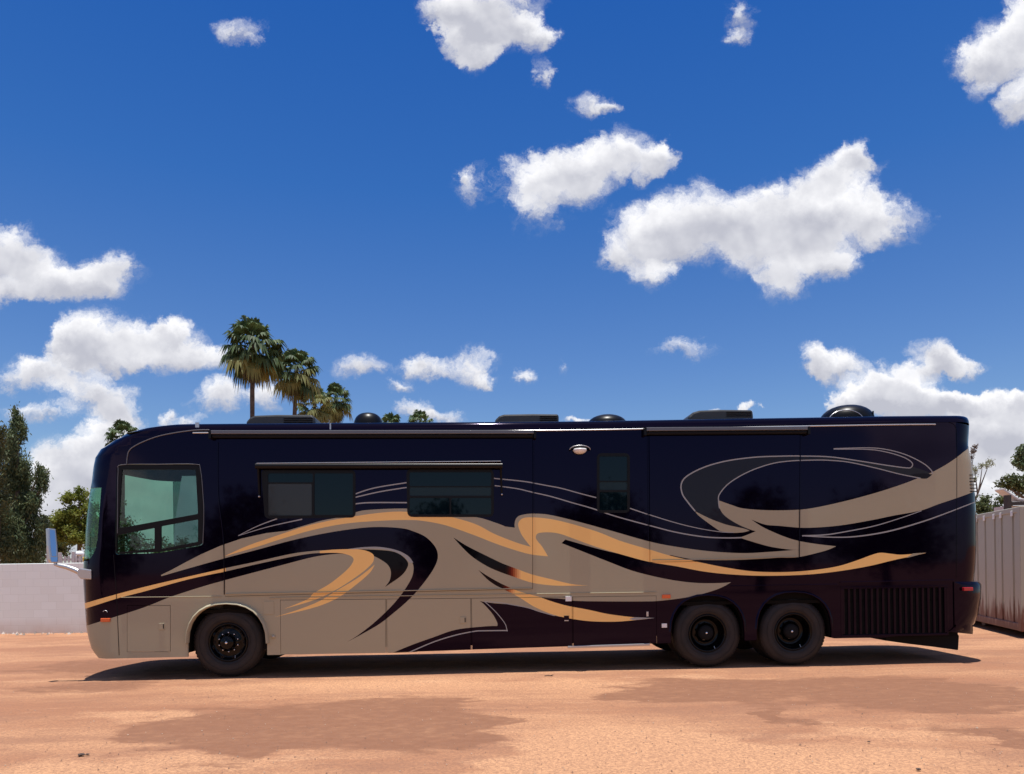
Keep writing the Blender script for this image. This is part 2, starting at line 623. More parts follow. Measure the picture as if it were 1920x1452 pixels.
    c2 = mix(math_('MULTIPLY', sand, 0.9), c2, (0.66, 0.36, 0.195))
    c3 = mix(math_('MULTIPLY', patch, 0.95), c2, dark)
    f1 = mr(fine.outputs[0], 0.36, 0.62, 0.0, 0.80, False)
    c4 = mix(f1, c3, (0.25, 0.13, 0.085))
    c5 = mix(mr(speck.outputs[0], 0.64, 0.70, 0, 0.65), c4, (0.14, 0.08, 0.055))
    K.new(c5, b.inputs['Base Color'])
    h = math_('ADD', math_('MULTIPLY', fine.outputs[0], 0.5), math_('MULTIPLY', med.outputs[0], 1.5))
    bp = N.new('ShaderNodeBump')
    bp.inputs['Strength'].default_value = 0.9
    bp.inputs['Distance'].default_value = 0.03
    K.new(h, bp.inputs['Height'])
    K.new(bp.outputs[0], b.inputs['Normal'])
    return m


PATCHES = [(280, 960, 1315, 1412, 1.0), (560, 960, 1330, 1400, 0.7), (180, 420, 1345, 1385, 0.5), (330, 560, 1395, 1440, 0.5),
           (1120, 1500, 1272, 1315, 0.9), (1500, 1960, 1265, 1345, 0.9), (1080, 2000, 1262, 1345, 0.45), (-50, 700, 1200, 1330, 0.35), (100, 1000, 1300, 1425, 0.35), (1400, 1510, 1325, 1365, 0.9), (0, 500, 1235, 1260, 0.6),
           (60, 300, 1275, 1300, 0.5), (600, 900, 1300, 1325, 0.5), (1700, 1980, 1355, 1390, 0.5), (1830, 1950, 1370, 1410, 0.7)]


SANDS = [(850, 1900, 1385, 1500, 1.2), (900, 1500, 1350, 1470, 1.0), (-100, 400, 1410, 1480, .8), (350, 1100, 1272, 1296, .7), (80, 460, 1330, 1352, .6), (330, 620, 1415, 1450, .5), (980, 1200, 1262, 1300, .5), (1480, 1900, 1345, 1400, .6)]


def build_ground():
    mb = MB()
    xs = [-900, -200, -60, -25] + [x * 0.5 for x in range(-36, 37)] + [25, 60, 200, 900]
    ys = [-300, -60, -15, -5] + [y * 0.5 for y in range(0, 60)] + [40, 60, 100, 200, 500, 1500, 4000]
    vs = []
    for y in ys:
        for x in xs:
            near = abs(x) < 18.2 and 2 < y < 29
            z = 0.0
            if near:
                z = -0.012 + 0.012 * noise.noise(Vector((x * 0.7, y * 0.7, 0)))
            else:
                z = -0.012
            vs.append((x, y, z))
    nx = len(xs)
    fs = [(j * nx + i, j * nx + i + 1, (j + 1) * nx + i + 1, (j + 1) * nx + i) for j in range(len(ys) - 1) for i in range(nx - 1)]
    mb.add(vs, fs, 0, True)
    o = mb.build('ground', ground_material())
    tag(o, kind='structure')
    # loose gravel
    g = MB()
    rnd = random.Random(3)
    for i in range(6500):
        d = 3.6 + 13 * rnd.random() ** 1.6
        x = (rnd.random() * 2 - 1) * d * 0.80
        r = 0.003 + 0.006 * rnd.random() ** 4
        if rnd.random() < 0.01:
            r *= 1.8
        z = 0.0
        c = Vector((x, d, -0.004))
        vs = []
        k = 5
        a0 = rnd.random() * 6
        for q in range(k):
            a = a0 + q * 2 * math.pi / k
            rr = r * (0.7 + 0.5 * rnd.random())
            vs.append(c + Vector((math.cos(a) * rr, math.sin(a) * rr, -0.003)))
        vs.append(c + Vector((0, 0, r * 0.8)))
        g.add(vs, [(q, (q + 1) % k, k) for q in range(k)], 0 if rnd.random() < 0.7 else 1)
    o = g.build('gravel', [mat('brown_stone', (0.22, 0.13, 0.09), rough=0.9), mat('pale_stone', (0.42, 0.30, 0.22), rough=0.9)])
    tag(o, 'fine loose gravel and grit scattered over the red dirt', 'gravel', kind='stuff')


build_ground()

# ------------------------------------------------------------------ motor coach
coach = empty('motor_coach', (0, D0, 0), YAW)
tag(coach, 'long dark navy motor coach with tan and orange swoosh livery parked on the dirt', 'motorhome')

WID = 2.50
RF, RR = 0.42, 0.36       # corner radii in plan
ZE, ZTOP, RT = 3.655, 3.775, 0.12

front_px = [(362, 793.5), (310, 798.5), (268, 805), (237, 814), (210, 829), (189, 843), (179, 858), (175, 877), (172.5, 902), (167, 931), (163, 964),
            (160, 999.6), (159, 1031), (156, 1061), (156, 1092), (158, 1123), (160, 1150), (161.7, 1175), (166, 1198), (172.5, 1219), (185, 1234)]
rear_px = [(1812, 781), (1818, 787), (1817, 808), (1815, 836.7), (1822, 868), (1826.6, 908.5), (1830, 963.6), (1831, 1023.5), (1829, 1066.7), (1826, 1090), (1824, 1171)]


def lut(pxs, w, ds):
    a = sorted([(L(x, y, w)[1], L(x, y, w)[0] + ds) for x, y in pxs])
    return [q[0] for q in a], [q[1] for q in a]


fz, fs_ = lut(front_px, RF * 0.5, -0.134 * RF)
rz_, rs_ = lut(rear_px, RR * 0.5, 0.134 * RR)


def sf(z): return float(np.interp(z, fz, fs_))
def sr(z): return float(np.interp(z, rz_, rs_))


def inset(z):
    if z <= ZE: return 0.0
    q = min(z - ZE, RT)
    return RT - math.sqrt(max(RT * RT - q * q, 0))


def lift(s): return 0.0 if s < 1.0 else 0.050 * min((s - 1.0) / 5.0, 1.0)


def wsurf(s, z):
    a, b = sf(z), sr(z)
    w = inset(z)
    if s < a + RF:
        d = min(a + RF - s, RF * 0.985)
        w += RF - math.sqrt(RF * RF - d * d)
    if s > b - RR:
        d = min(s - (b - RR), RR * 0.985)
        w += RR - math.sqrt(RR * RR - d * d)
    return w


def S(px, py, off=0.0):
    w = 0.0
    for _ in range(6):
        s, z = L(px, py, w + off)
        w = wsurf(s, z)
    return (s, z)


def nrm(s, z):
    e = 0.01
    ds = (wsurf(s + e, z) - wsurf(s - e, z)) / (2 * e)
    dz = (wsurf(s, min(z + e, ZE)) - wsurf(s, min(z, ZE) - e)) / (2 * e)
    n = Vector((ds, -1, dz))
    return n.normalized()


def smooth(pts, k=6):
    """Catmull-Rom through pts"""
    if len(pts) < 3: return list(pts)
    P = [pts[0]] + list(pts) + [pts[-1]]
    out = []
    for i in range(1, len(P) - 2):
        p0, p1, p2, p3 = P[i - 1], P[i], P[i + 1], P[i + 2]
        for j in range(k):
            t = j / k
            out.append(tuple(0.5 * ((2 * p1[c]) + (-p0[c] + p2[c]) * t + (2 * p0[c] - 5 * p1[c] + 4 * p2[c] - p3[c]) * t * t + (-p0[c] + 3 * p1[c] - 3 * p2[c] + p3[c]) * t ** 3) for c in (0, 1)))
    out.append(tuple(pts[-1]))
    return out


def poly(*segs):
    out = []
    for sg in segs:
        q = smooth(sg)
        if out and q and out[-1] == q[0]: q = q[1:]
        out += q
    if out[0] == out[-1]: out = out[:-1]
    return out


def stroke(pts, w0, w1=None, wm=None):
    """tapering line as a polygon, widths in px"""
    w1 = w0 if w1 is None else w1
    q = smooth(pts)
    n = len(q)
    a, b = [], []
    for i, p in enumerate(q):
        d = Vector(q[min(i + 1, n - 1)]) - Vector(q[max(i - 1, 0)])
        d.normalize()
        t = i / (n - 1)
        w = (w0 * (1 - t) + w1 * t) if wm is None else (w0 * (1 - 2 * t) + wm * 2 * t if t < .5 else wm * (2 - 2 * t) + w1 * (2 * t - 1))
        nx, ny = -d.y * w / 2, d.x * w / 2
        a.append((p[0] + nx, p[1] + ny))
        b.append((p[0] - nx, p[1] - ny))
    return a + b[::-1]


# ---- livery, traced in photo coordinates: (material, polygon)
LIV = []


def liv(m_, *segs): LIV.append((m_, poly(*segs)))


rib_top = [(301.7, 1078.5), (331, 1068), (372.5, 1053.5), (419, 1037), (462.5, 1019), (525, 999.6), (587.5, 981), (608, 975.6), (640, 969.5), (667, 961), (692, 956.5), (762, 954), (815, 960), (865, 968), (898, 971), (927.5, 980), (948, 988), (969, 999.6)]
rib_top2 = [(969, 999.6), (965.3, 991), (965.3, 979), (971, 969), (986, 964.5), (1006.7, 963.5), (1031.7, 966), (1073, 975.6), (1142, 994.4), (1218.5, 1016), (1267.5, 1025.6), (1330, 1034), (1392.5, 1037.5), (1444.6, 1035), (1495, 1031)]
fish_low = [(1495, 1031.2), (1530, 1029), (1568, 1024.7)]
fish_bot = [(1568, 1024.7), (1544, 1034), (1496, 1045), (1460, 1046), (1434, 1047.7), (1371.7, 1050.5), (1309, 1050), (1278, 1045.5), (1257, 1041)]
tan_r_top = [(1257, 1045), (1142, 1054), (1142, 1054)]
kblk_low = [(1371, 1092), (1351, 1093.5), (1309, 1093.5), (1267, 1089), (1226, 1081), (1184, 1070), (1142, 1054), (1094, 1035), (1041, 1014)]
# upper tan outline ribbon incl. the fish
liv('tan', rib_top, rib_top2, fish_low, fish_bot, [(1257, 1041), (1218, 1048), (1140, 1034), (1060, 1012)], [(1060, 1012), (1000, 1060), (880, 1080), (700, 1080), (500, 1080)], [(500, 1080), (320, 1100)])
# large tan field
front_line = [(318, 1120), (268, 1140), (206, 1160), (164, 1173), (140, 1179)]
dark_top = [(1052, 1157), (1032, 1153), (1011, 1147), (990, 1140), (959, 1134), (927, 1131.5), (899, 1127.5)]
dark_cusp = [(899, 1127.5), (907, 1133), (923, 1151), (932, 1167), (932.5, 1174)]
dark_wave = [(932.5, 1174), (907, 1175), (855, 1181), (813, 1195), (771, 1210), (735, 1225)]
liv('tan', [(301.7, 1078.5), (500, 1000), (900, 985), (1060, 1010)], kblk_low[::-1],
    [(1371, 1092), (1357, 1100), (1340, 1107), (1309, 1116), (1278, 1122), (1236, 1127), (1205, 1128), (1142, 1128), (1080, 1127), (1052, 1123), (1013, 1121)],
    [(1013, 1121), (1052, 1157)], dark_top, dark_cusp, dark_wave, [(735, 1225), (735, 1290)], [(735, 1290), (130, 1290)], [(130, 1290), (130, 1181)], front_line[::-1][0:1] + front_line[::-1], [(318, 1120), (301.7, 1078.5)])
# dark arch over the tan field
arch_out = [(301.7, 1081), (352, 1066.5), (418, 1048), (483, 1031), (546, 1014), (608, 1000.6), (671, 991), (712.5, 988.5), (754, 991), (775, 996.5), (798, 1007), (815, 1024), (821, 1040), (818, 1057), (804.6, 1080), (781.7, 1109), (761, 1130), (740, 1148), (712.5, 1169.6), (681, 1188), (650, 1204.6)]
arch_in = [(650, 1204.6), (671, 1191.5), (702, 1167.5), (733, 1138), (754, 1113), (771, 1086), (775.6, 1067.5), (773, 1055), (764.6, 1044.6), (744, 1034), (712.5, 1027.5), (671, 1027.5)]
liv('navy', arch_out, arch_in, [(671, 1027.5), (648, 1033)], [(648, 1039.5), (629, 1039), (587, 1045), (525, 1061), (423, 1088), (372, 1102.5), (318, 1120)], [(318, 1120), (285, 1120), (285, 1084), (301.7, 1081)])
liv('black', [(671, 1030), (712.5, 1031.7), (737.5, 1034.6), (754, 1042.5), (765, 1055), (762.5, 1067.5), (750, 1082), (722, 1101)], [(722, 1101), (731, 1088), (733, 1071.7), (727, 1059), (712.5, 1048.75), (699, 1042), (671, 1030)])
liv('silver', [(648, 1030.5), (680, 1026.5), (712.5, 1026), (744, 1032), (765, 1042.5), (775, 1055)], [(775, 1055), (768, 1055), (757, 1043.5), (738, 1034.3), (712.5, 1029.5), (680, 1029), (648, 1031.5)])
# orange
liv('orange', [(995, 1025.6), (979.6, 1005.8), (973, 991), (972, 981), (979.6, 972.5), (998, 970.4), (1032, 973.5), (1073, 983), (1122, 998), (1163, 1014.4), (1218.5, 1031), (1257, 1042.5), (1309, 1054), (1361, 1064.4), (1413, 1071.7), (1470, 1073), (1520, 1069.8), (1568, 1062.7), (1604, 1052), (1637, 1040), (1652, 1036.8), (1671, 1038.7), (1688, 1040.4), (1711.5, 1039), (1737, 1037)],
    [(1737, 1037), (1711.5, 1043), (1676, 1050.5), (1628, 1062), (1568, 1072), (1508, 1078), (1434, 1080), (1372, 1077.5), (1320, 1072), (1267, 1062), (1218, 1054), (1174, 1042.5), (1122, 1027), (1080, 1012), (1052.5, 1002), (1032, 998.5), (1012, 999.5), (1005.5, 1004), (1006, 1012), (1017, 1026), (1027.5, 1043.5)],
    [(1027.5, 1043.5), (996, 1040), (969, 1033), (927.5, 1019), (886, 1002.7), (834, 985), (792, 977), (762.5, 975.5), (712.5, 977), (650, 982), (587.5, 994), (525, 1012), (483, 1025.6), (420, 1044)],
    [(420, 1044), (462.5, 1024.6), (504, 1010), (567, 989), (608, 978.8), (650, 971), (712.5, 962), (762.5, 960), (834, 968), (865, 974.6), (896, 985), (927.5, 1001.7), (969, 1018), (995, 1025.6)])
liv('tan', [(1711.5, 1038), (1737, 1036.5)], [(1737, 1036.5), (1711.5, 1043.5)], [(1711.5, 1043.5), (1700, 1046), (1706, 1042), (1711.5, 1038)])
liv('orange', [(150, 1134), (206, 1118), (268, 1101.5), (352, 1081.7), (424, 1065.4)], [(424, 1065.4), (424, 1071.7)], [(424, 1071.7), (352, 1087), (268, 1110), (218, 1123), (150, 1145)])
liv('tan', [(424, 1065.4), (483, 1053), (546, 1039), (587.5, 1033.5), (629, 1031)], [(629, 1031), (629, 1036.7)], [(629, 1036.7), (587.5, 1038), (546, 1044.6), (483, 1058), (424, 1071.7)])
liv('orange', [(600, 1033.5), (625, 1031), (660, 1030), (681, 1031.5), (698, 1038), (701.5, 1046.7), (696, 1059), (671, 1080), (629, 1107), (587.5, 1126), (533, 1142)], [(533, 1142), (577, 1123.75), (587.5, 1113), (619, 1094.6), (650, 1069.6), (662.5, 1053), (660.5, 1044.6), (648, 1039.3), (629, 1037), (600, 1037.5)])
liv('orange', [(703, 1059), (692, 1076), (660, 1103), (629, 1123.75), (587.5, 1140), (514.6, 1157.5)], [(514.6, 1157.5), (556, 1144.6), (598, 1128), (629, 1109), (671, 1084), (703, 1059)])
# slashes that fade from black to orange
k5u = [(850, 1008), (875, 1023.75), (907, 1040), (938, 1055), (950, 1060)]
k5l = [(950, 1077.5), (917, 1064), (886, 1044.6), (865, 1024.8), (850, 1008)]
liv('black', k5u, [(950, 1060), (950, 1077.5)], k5l)
liv('orange', [(969, 1067), (996, 1077), (1032, 1086), (1073, 1095.6), (1103.5, 1098)], [(1103.5, 1098), (1052.5, 1098.75), (1021, 1096.7), (996, 1092.5), (969, 1084)])
liv('black', [(896.7, 1069), (917, 1082), (942, 1096)], [(942, 1096), (940, 1103)], [(940, 1103), (927.5, 1096.7), (913, 1086), (896.7, 1069)])
liv('orange', [(959, 1104), (979.6, 1111), (1011, 1119.6), (1031.7, 1127), (1063, 1136), (1105, 1144), (1142.5, 1152), (1192.5, 1158), (1228, 1159)], [(1228, 1159), (1192, 1163), (1153, 1166), (1105, 1165), (1063, 1159), (1032, 1151), (1000, 1137), (978, 1123), (958, 1112)])
NF = 8
for (u0, u1, l0, l1) in (((948, 1059.1), (976, 1069.8), (948, 1076.6), (976, 1086.2)), ((940, 1094.8), (966, 1106.5), (938, 1102), (964, 1115))):
    for i in range(NF):
        t0, t1 = i / NF, (i + 1) / NF
        lp = lambda a_, b_, t: (a_[0] + (b_[0] - a_[0]) * t, a_[1] + (b_[1] - a_[1]) * t)
        LIV.append(('fade%d' % i, [lp(u0, u1, t0), lp(u0, u1, t1), lp(l0, l1, t1), lp(l0, l1, t0)]))
liv('silver', [(1190, 1157.6), (1228, 1159)], [(1228, 1159), (1190, 1163)], [(1190, 1163), (1180, 1161), (1190, 1157.6)])
# rear tan ribbon
liv('tan', [(1347.7, 939), (1371.7, 947.5), (1392.5, 953.7), (1434, 957), (1480, 957), (1520, 953.6), (1580, 941), (1640, 925), (1687.6, 909.7), (1719, 897.8), (1750, 884.6), (1783.4, 865.4), (1814.6, 841.5), (1850, 812)],
    [(1850, 812), (1850, 914)], [(1850, 914), (1825, 923), (1795.5, 933.7), (1759.5, 945.7), (1726, 957.7), (1676, 967), (1628, 976.8), (1568, 986.4), (1508, 990), (1460, 986.4), (1434, 984), (1408, 974.6)],
    [(1408, 974.6), (1434, 991), (1480, 1010), (1520, 1018.7), (1568, 1024.7)], [(1568, 1024.7), (1530, 1029.5), (1495, 1031), (1480, 1030.8), (1444.6, 1025.6), (1413, 1017), (1386, 1008.5)],
    [(1386, 1008.5), (1401, 1003), (1416.5, 996.5)], [(1416.5, 996.5), (1405, 993), (1382, 983), (1359, 968), (1349, 953.7), (1347.7, 939)])
liv('tan', [(1303, 959), (1330, 972.5), (1361, 984), (1392.5, 991), (1405, 995.4)], [(1405, 995.4), (1392.5, 998.5), (1371.7, 999.5), (1348.75, 996)], [(1348.75, 996), (1330, 983), (1309, 967), (1303, 959)])
outer = [(1405, 995), (1371, 987), (1330, 972.5), (1298.75, 953.75), (1279, 926.7), (1277, 908), (1288, 893), (1319.6, 876.7), (1361, 865), (1413, 858), (1460, 856), (1499.5, 855.5), (1556, 857), (1616, 865.4), (1664, 872.6), (1699.6, 877.4), (1710, 875)]
inner = [(1405, 993), (1382, 983), (1359, 968), (1348.5, 953.7), (1346.7, 940), (1348.75, 926.7), (1367.5, 905.8), (1403, 885), (1444.6, 870.4), (1480, 865), (1525, 863), (1556, 863.5), (1592, 867), (1640, 877.4), (1687.6, 889.4), (1726, 897)]
LIV.insert(0, ('slate', poly(outer, [(1710, 875), (1740, 885), (1748, 891), (1740, 896.5), (1726, 897)], inner[::-1])))
liv('black', [(1700, 893), (1726, 897.5)], [(1726, 897.5), (1738, 897.5), (1748, 890)], [(1748, 890), (1735, 888), (1715, 889), (1700, 893)])


def sk(pts, *w, m_='silver'): LIV.append((m_, stroke(pts, *w)))


sk([(1303, 959), (1290, 943), (1279, 926.7), (1277, 908), (1288, 893), (1319.6, 876.7), (1361, 865), (1413, 858), (1460, 856), (1499.5, 855.5), (1556, 857), (1616, 865.4), (1664, 873), (1699.6, 877.6), (1709, 876), (1710, 868), (1695, 858), (1664, 848.4), (1628, 843), (1563, 842.5)], 2.6, 1.6)
sk([(1348.5, 953.7), (1346.7, 940), (1348.75, 926.7), (1367.5, 905.8), (1403, 885), (1444.6, 870.4), (1480, 865), (1525, 863), (1556, 863.5), (1592, 867), (1640, 877.4), (1687.6, 889.4), (1726, 897)], 2.0, 1.8)
sk([(1563, 841.5), (1628, 840), (1664, 843.5), (1699.6, 853.4), (1731, 869), (1746, 882), (1748.7, 889)], 1.6, 2.0)
sk([(926, 897.5), (969, 901.7), (994, 905), (1021, 910), (1052.5, 916), (1084, 924.6), (1118, 933.5)], 2.0)
sk([(1179, 952.7), (1218.5, 966), (1267.5, 981), (1309, 991), (1349, 997.5), (1375, 999)], 2.0, 1.2)
sk([(927.5, 911), (969, 916.7), (994, 922.5), (1032, 931), (1073, 943), (1111, 953.75), (1153, 968), (1218.5, 986), (1267.5, 998.5), (1319.6, 1007), (1361, 1009), (1390, 1008.5)], 1.9, 2.4)
sk([(660, 929), (702, 915.5), (766, 905)], 2.2)
sk([(660, 934.5), (712.5, 922.5), (766, 914)], 2.2)
sk([(660, 946.3), (692, 943), (766, 943)], 2.4)
sk([(447, 1005), (483, 987), (520, 973)], 1.0, 2.2)
sk([(447, 1005), (504, 988), (567, 974)], 1.0, 2.2)
sk([(1504, 1005), (1548.6, 1003), (1592, 996), (1640, 986.4), (1687.6, 972), (1728, 958)], 2.4, 1.4)
sk([(1504, 1005), (1556, 1007.5), (1604, 1006.4), (1664, 997), (1723.5, 980.4), (1771.5, 963.6), (1835, 939)], 1.6, 1.8, 2.6)
sk([(909, 1128.5), (927, 1145), (940, 1160), (948, 1172), (951, 1184)], 1.4)
sk([(952, 1182.5), (907, 1183), (890, 1184), (855, 1191), (813, 1204), (766, 1224)], 2.2, 2.0)
sk([(907, 1128.3), (935, 1130), (959, 1134), (990, 1140), (1011, 1147), (1040, 1155)], 1.6, 1.2)

_pm = {}


def mapped(pts):
    out = []
    for p in pts:
        k = (round(p[0], 2), round(p[1], 2))
        if k not in _pm:
            _pm[k] = S(*p)
        out.append(_pm[k])
    return out


LIVL = [(m_, np.array(mapped(pg))) for m_, pg in LIV]
PAINTS = ['navy', 'tan', 'orange', 'black', 'slate', 'silver'] + ['fade%d' % i for i in range(8)]


def inside(pts, pg):
    x, y = pts[:, 0], pts[:, 1]
    r = np.zeros(len(pts), bool)
    n = len(pg)
    j = n - 1
    for i in range(n):
        xi, yi = pg[i]
        xj, yj = pg[j]
        if yi != yj:
            c = ((yi > y) != (yj > y)) & (x < (xj - xi) * (y - yi) / (yj - yi) + xi)
            r ^= c
        j = i
    return r


def grow(pg, d):
    """offset a polygon outward by d (metres)"""
    pg = [Vector(p) for p in pg]
    n = len(pg)
    ar = sum(pg[i].x * pg[(i + 1) % n].y - pg[(i + 1) % n].x * pg[i].y for i in range(n))
    sg = 1 if ar > 0 else -1
    out = []
    for i in range(n):
        a, b, c = pg[i - 1], pg[i], pg[(i + 1) % n]
        d1 = (b - a).normalized() if (b - a).length > 1e-9 else (c - b).normalized()
        d2 = (c - b).normalized() if (c - b).length > 1e-9 else d1
        n1 = Vector((d1.y, -d1.x)) * sg
        n2 = Vector((d2.y, -d2.x)) * sg
        m_ = (n1 + n2)
        m_ = m_ / max(m_.length_squared / 2, 0.5)
        out.append((b.x + m_.x * d, b.y + m_.y * d))
    return out


def round_poly(pts, r, k=4):
    """round corners of a polygon given in px"""
    out = []
    n = len(pts)
    for i in range(n):
        a, b, c = Vector(pts[i - 1]), Vector(pts[i]), Vector(pts[(i + 1) % n])
        d1, d2 = (a - b), (c - b)
        q = min(r, d1.length * 0.45, d2.length * 0.45)
        p0, p1 = b + d1.normalized() * q, b + d2.normalized() * q
        for j in range(k + 1):
            t = j / k
            p = p0 * (1 - t) ** 2 + b * 2 * t * (1 - t) + p1 * t * t
            out.append((p.x, p.y))
    return out


def panel(name, outline, holes=(), off=0.0, depth=0.04, parent=None, livery=True, mats=None, grid=0.35, basemat=0, rim_mi=None):
    """a skin panel of the near side: outline and holes in local (s, z)"""
    verts, edges = [], []

    def addpoly(pg):
        b = len(verts)
        for p in pg: verts.append(Vector((float(p[0]), float(p[1]))))
        n = len(pg)
        for i in range(n): edges.append((b + i, b + (i + 1) % n))
    addpoly(outline)
    for h in holes: addpoly(h)
    o = np.array(outline)
    x0, y0 = o.min(0)
    x1, y1 = o.max(0)
    used = []
    if livery:
        for m_, pg in LIVL:
            a0, b0 = pg.min(0)
            a1, b1 = pg.max(0)
            if a1 < x0 or a0 > x1 or b1 < y0 or b0 > y1: continue
            used.append((m_, pg))
            addpoly(pg)
    gp = []
    x = x0
    while x < x1:
        y = y0
        step = 0.06 if (x < -5.2 or x > 6.6) else grid
        while y < y1:
            gp.append((x + 0.0013, y + 0.0017))
            y += 0.12 if step < 0.1 else grid
        x += step
    gp = np.array(gp)
    keep = inside(gp, o)
    for h in holes: keep &= ~inside(gp, np.array(h))
    for p in gp[keep]: verts.append(Vector((float(p[0]), float(p[1]))))
    vo, eo, fo, *_ = delaunay_2d_cdt(verts, edges, [], 0, 1e-5, False)
    V = np.array([(v.x, v.y) for v in vo])
    T = np.array([f for f in fo if len(f) == 3])
    C = V[T].mean(1)
    k = inside(C, o)
    for h in holes: k &= ~inside(C, np.array(h))
    T, C = T[k], C[k]
    mi = np.full(len(T), basemat)
    for m_, pg in used:
        mi[inside(C, pg)] = PAINTS.index(m_)
    # orientation: outward is -w ; counter-clockwise in (s, z) faces -w
    a = V[T]
    ar = (a[:, 1, 0] - a[:, 0, 0]) * (a[:, 2, 1] - a[:, 0, 1]) - (a[:, 2, 0] - a[:, 0, 0]) * (a[:, 1, 1] - a[:, 0, 1])
    T[ar < 0] = T[ar < 0][:, ::-1]
    T, mi = T[np.abs(ar) > 1e-10], mi[np.abs(ar) > 1e-10]
    ids, inv = np.unique(T, return_inverse=True)
    T = inv.reshape(T.shape)
    V = V[ids]
    vs, ns = [], []
    for s, z in V:
        n = nrm(s, z)
        vs.append((s + n.x * off, wsurf(s, z) + n.y * off, z + n.z * off))
        ns.append(n)
    faces = [tuple(t) for t in T.tolist()]
    mis = mi.tolist()
    # rim
    cnt = {}
    for f, m_ in zip(faces, mis):
        for i in range(3):
            e = (f[i], f[(i + 1) % 3])
            cnt[e] = m_
    rim = [(e, m_) for e, m_ in cnt.items() if (e[1], e[0]) not in cnt]
    nb = len(vs)
    for (a_, b_), m_ in rim:
        A_, B_ = Vector(vs[a_]), Vector(vs[b_])
        na, nb_ = ns[a_], ns[b_]
        i0 = len(vs)
        vs += [tuple(A_), tuple(B_), tuple(B_ - nb_ * depth), tuple(A_ - na * depth)]
        d = (B_ - A_).normalized()
        rn = d.cross(na).normalized()
        ns += [rn] * 4
        faces.append((i0 + 1, i0, i0 + 3, i0 + 2))
        mis.append(m_ if rim_mi is None else rim_mi)
    me = bpy.data.meshes.new(name)
    me.from_pydata(vs, [], faces)
    me.polygons.foreach_set('material_index', mis)
    me.polygons.foreach_set('use_smooth', [True] * len(faces))
    for m_ in (mats or [M[p] for p in PAINTS]): me.materials.append(m_)
    me.update()
    me.normals_split_custom_set_from_vertices([tuple(n) for n in ns])
    ob = bpy.data.objects.new(name, me)
    COL.objects.link(ob)
    ob.parent = parent or coach
    return ob


def rect(x0, y0, x1, y1): return [(x0, y0), (x1, y0), (x1, y1), (x0, y1)]


# outline of the near side
def near_outline():
    pts = []
    zs = np.linspace(0.36, ZE, 60)
    # front edge upward
    for z in np.concatenate([np.linspace(0.30, ZE - 0.12, 40), np.linspace(ZE - 0.11, ZE, 10)]):
        pts.append((sf(z) + 0.134 * RF, float(z)))
    s0 = pts[-1][0]
    s1 = sr(ZE) - 0.134 * RR
    for s in np.linspace(s0, s1, 40)[1:-1]:
        pts.append((float(s), ZE + lift(s)))
    for z in np.linspace(ZE + 0.03, 0.41, 30):
        pts.append((sr(z) - 0.134 * RR, float(z)))
    bot = [(1770, 1184), (1656, 1196), (1575, 1197), (1556, 1196), (1231, 1207), (1065, 1213), (900, 1218), (740, 1224.5), (502, 1228.5), (352, 1232), (223, 1235), (200, 1235.5)]
    pts += [S(*p) for p in bot]
    return pts


def arch_poly(cx, rxp, top, bot, k=14):
    """wheel opening in px: superelliptic top, straight legs"""
    pts = [(cx - rxp, bot)]
    hc = top + rxp * 0.98
    for i in range(k + 1):
        a = math.pi - math.pi * i / k
        e = 0.86
        c, s_ = math.cos(a), math.sin(a)
        pts.append((cx + rxp * math.copysign(abs(c) ** e, c), hc - (hc - top) * abs(s_) ** e))
    pts.append((cx + rxp, bot))
    return pts


slide1 = [(411, 812), (411, 900), (413, 940), (421, 1000), (423, 1040), (423, 1118), (998, 1104), (998, 812)]
slide2 = [(1217, 806), (1219, 1054), (1300, 1053), (1495, 1048), (1498, 803)]
bays = [rect(239, 1136, 319, 1222), [(526, 1126), (723, 1124), (723, 1224.5), (527, 1227.5)], [(725.5, 1124), (882, 1122.5), (883, 1218.5), (726, 1224)],
        [(884.5, 1122.5), (1072, 1120), (1073, 1212), (885.5, 1218.3)], [(1074.5, 1120), (1230, 1118), (1231, 1206), (1075.5, 1211.8)]]
arches = [arch_poly(426.5, 74.5, 1133, 1262), arch_poly(1327, 69, 1117, 1262), arch_poly(1489, 70, 1111, 1262)]
arches = [(a, mapped(a)) for a in arches]
win1 = round_poly([(490, 882), (667, 882), (667, 971), (497, 973)], 9)
win2 = round_poly([(762, 880), (926, 880), (926, 970), (764, 970)], 11)
win3 = round_poly(rect(1119, 850, 1181, 962), 10)
cabw = round_poly([(219, 871), (376, 871), (383, 950), (381, 1023), (300, 1037), (215, 1041)], 9)
wsside = [(140, 915), (190, 914), (186, 968), (183, 1010), (179, 1031), (170, 1047), (164, 1052), (140, 1052)]
grille = rect(1577, 1101, 1777, 1191)

m1 = lambda pg: mapped(pg)
NO = near_outline()
body_holes = [grow(m1(slide1), 0.006), grow(m1(slide2), 0.006)] + [grow(m1(b), 0.006) for b in bays] + [a[1] for a in arches] + [m1(win3), m1(cabw), m1(wsside), m1(grille)]
# clip the arches / windshield to the outline happens through the centroid test
body = panel('body', NO, body_holes, parent=coach, rim_mi=None)
sl1 = panel('slide_out', m1(slide1), [m1(win1), m1(win2)], off=0.014, depth=0.06)
sl2 = panel('slide_out', m1(slide2), [], off=0.014, depth=0.06)
for b in bays:
    panel('bay_door', m1(b), [], off=0.003, depth=0.03)

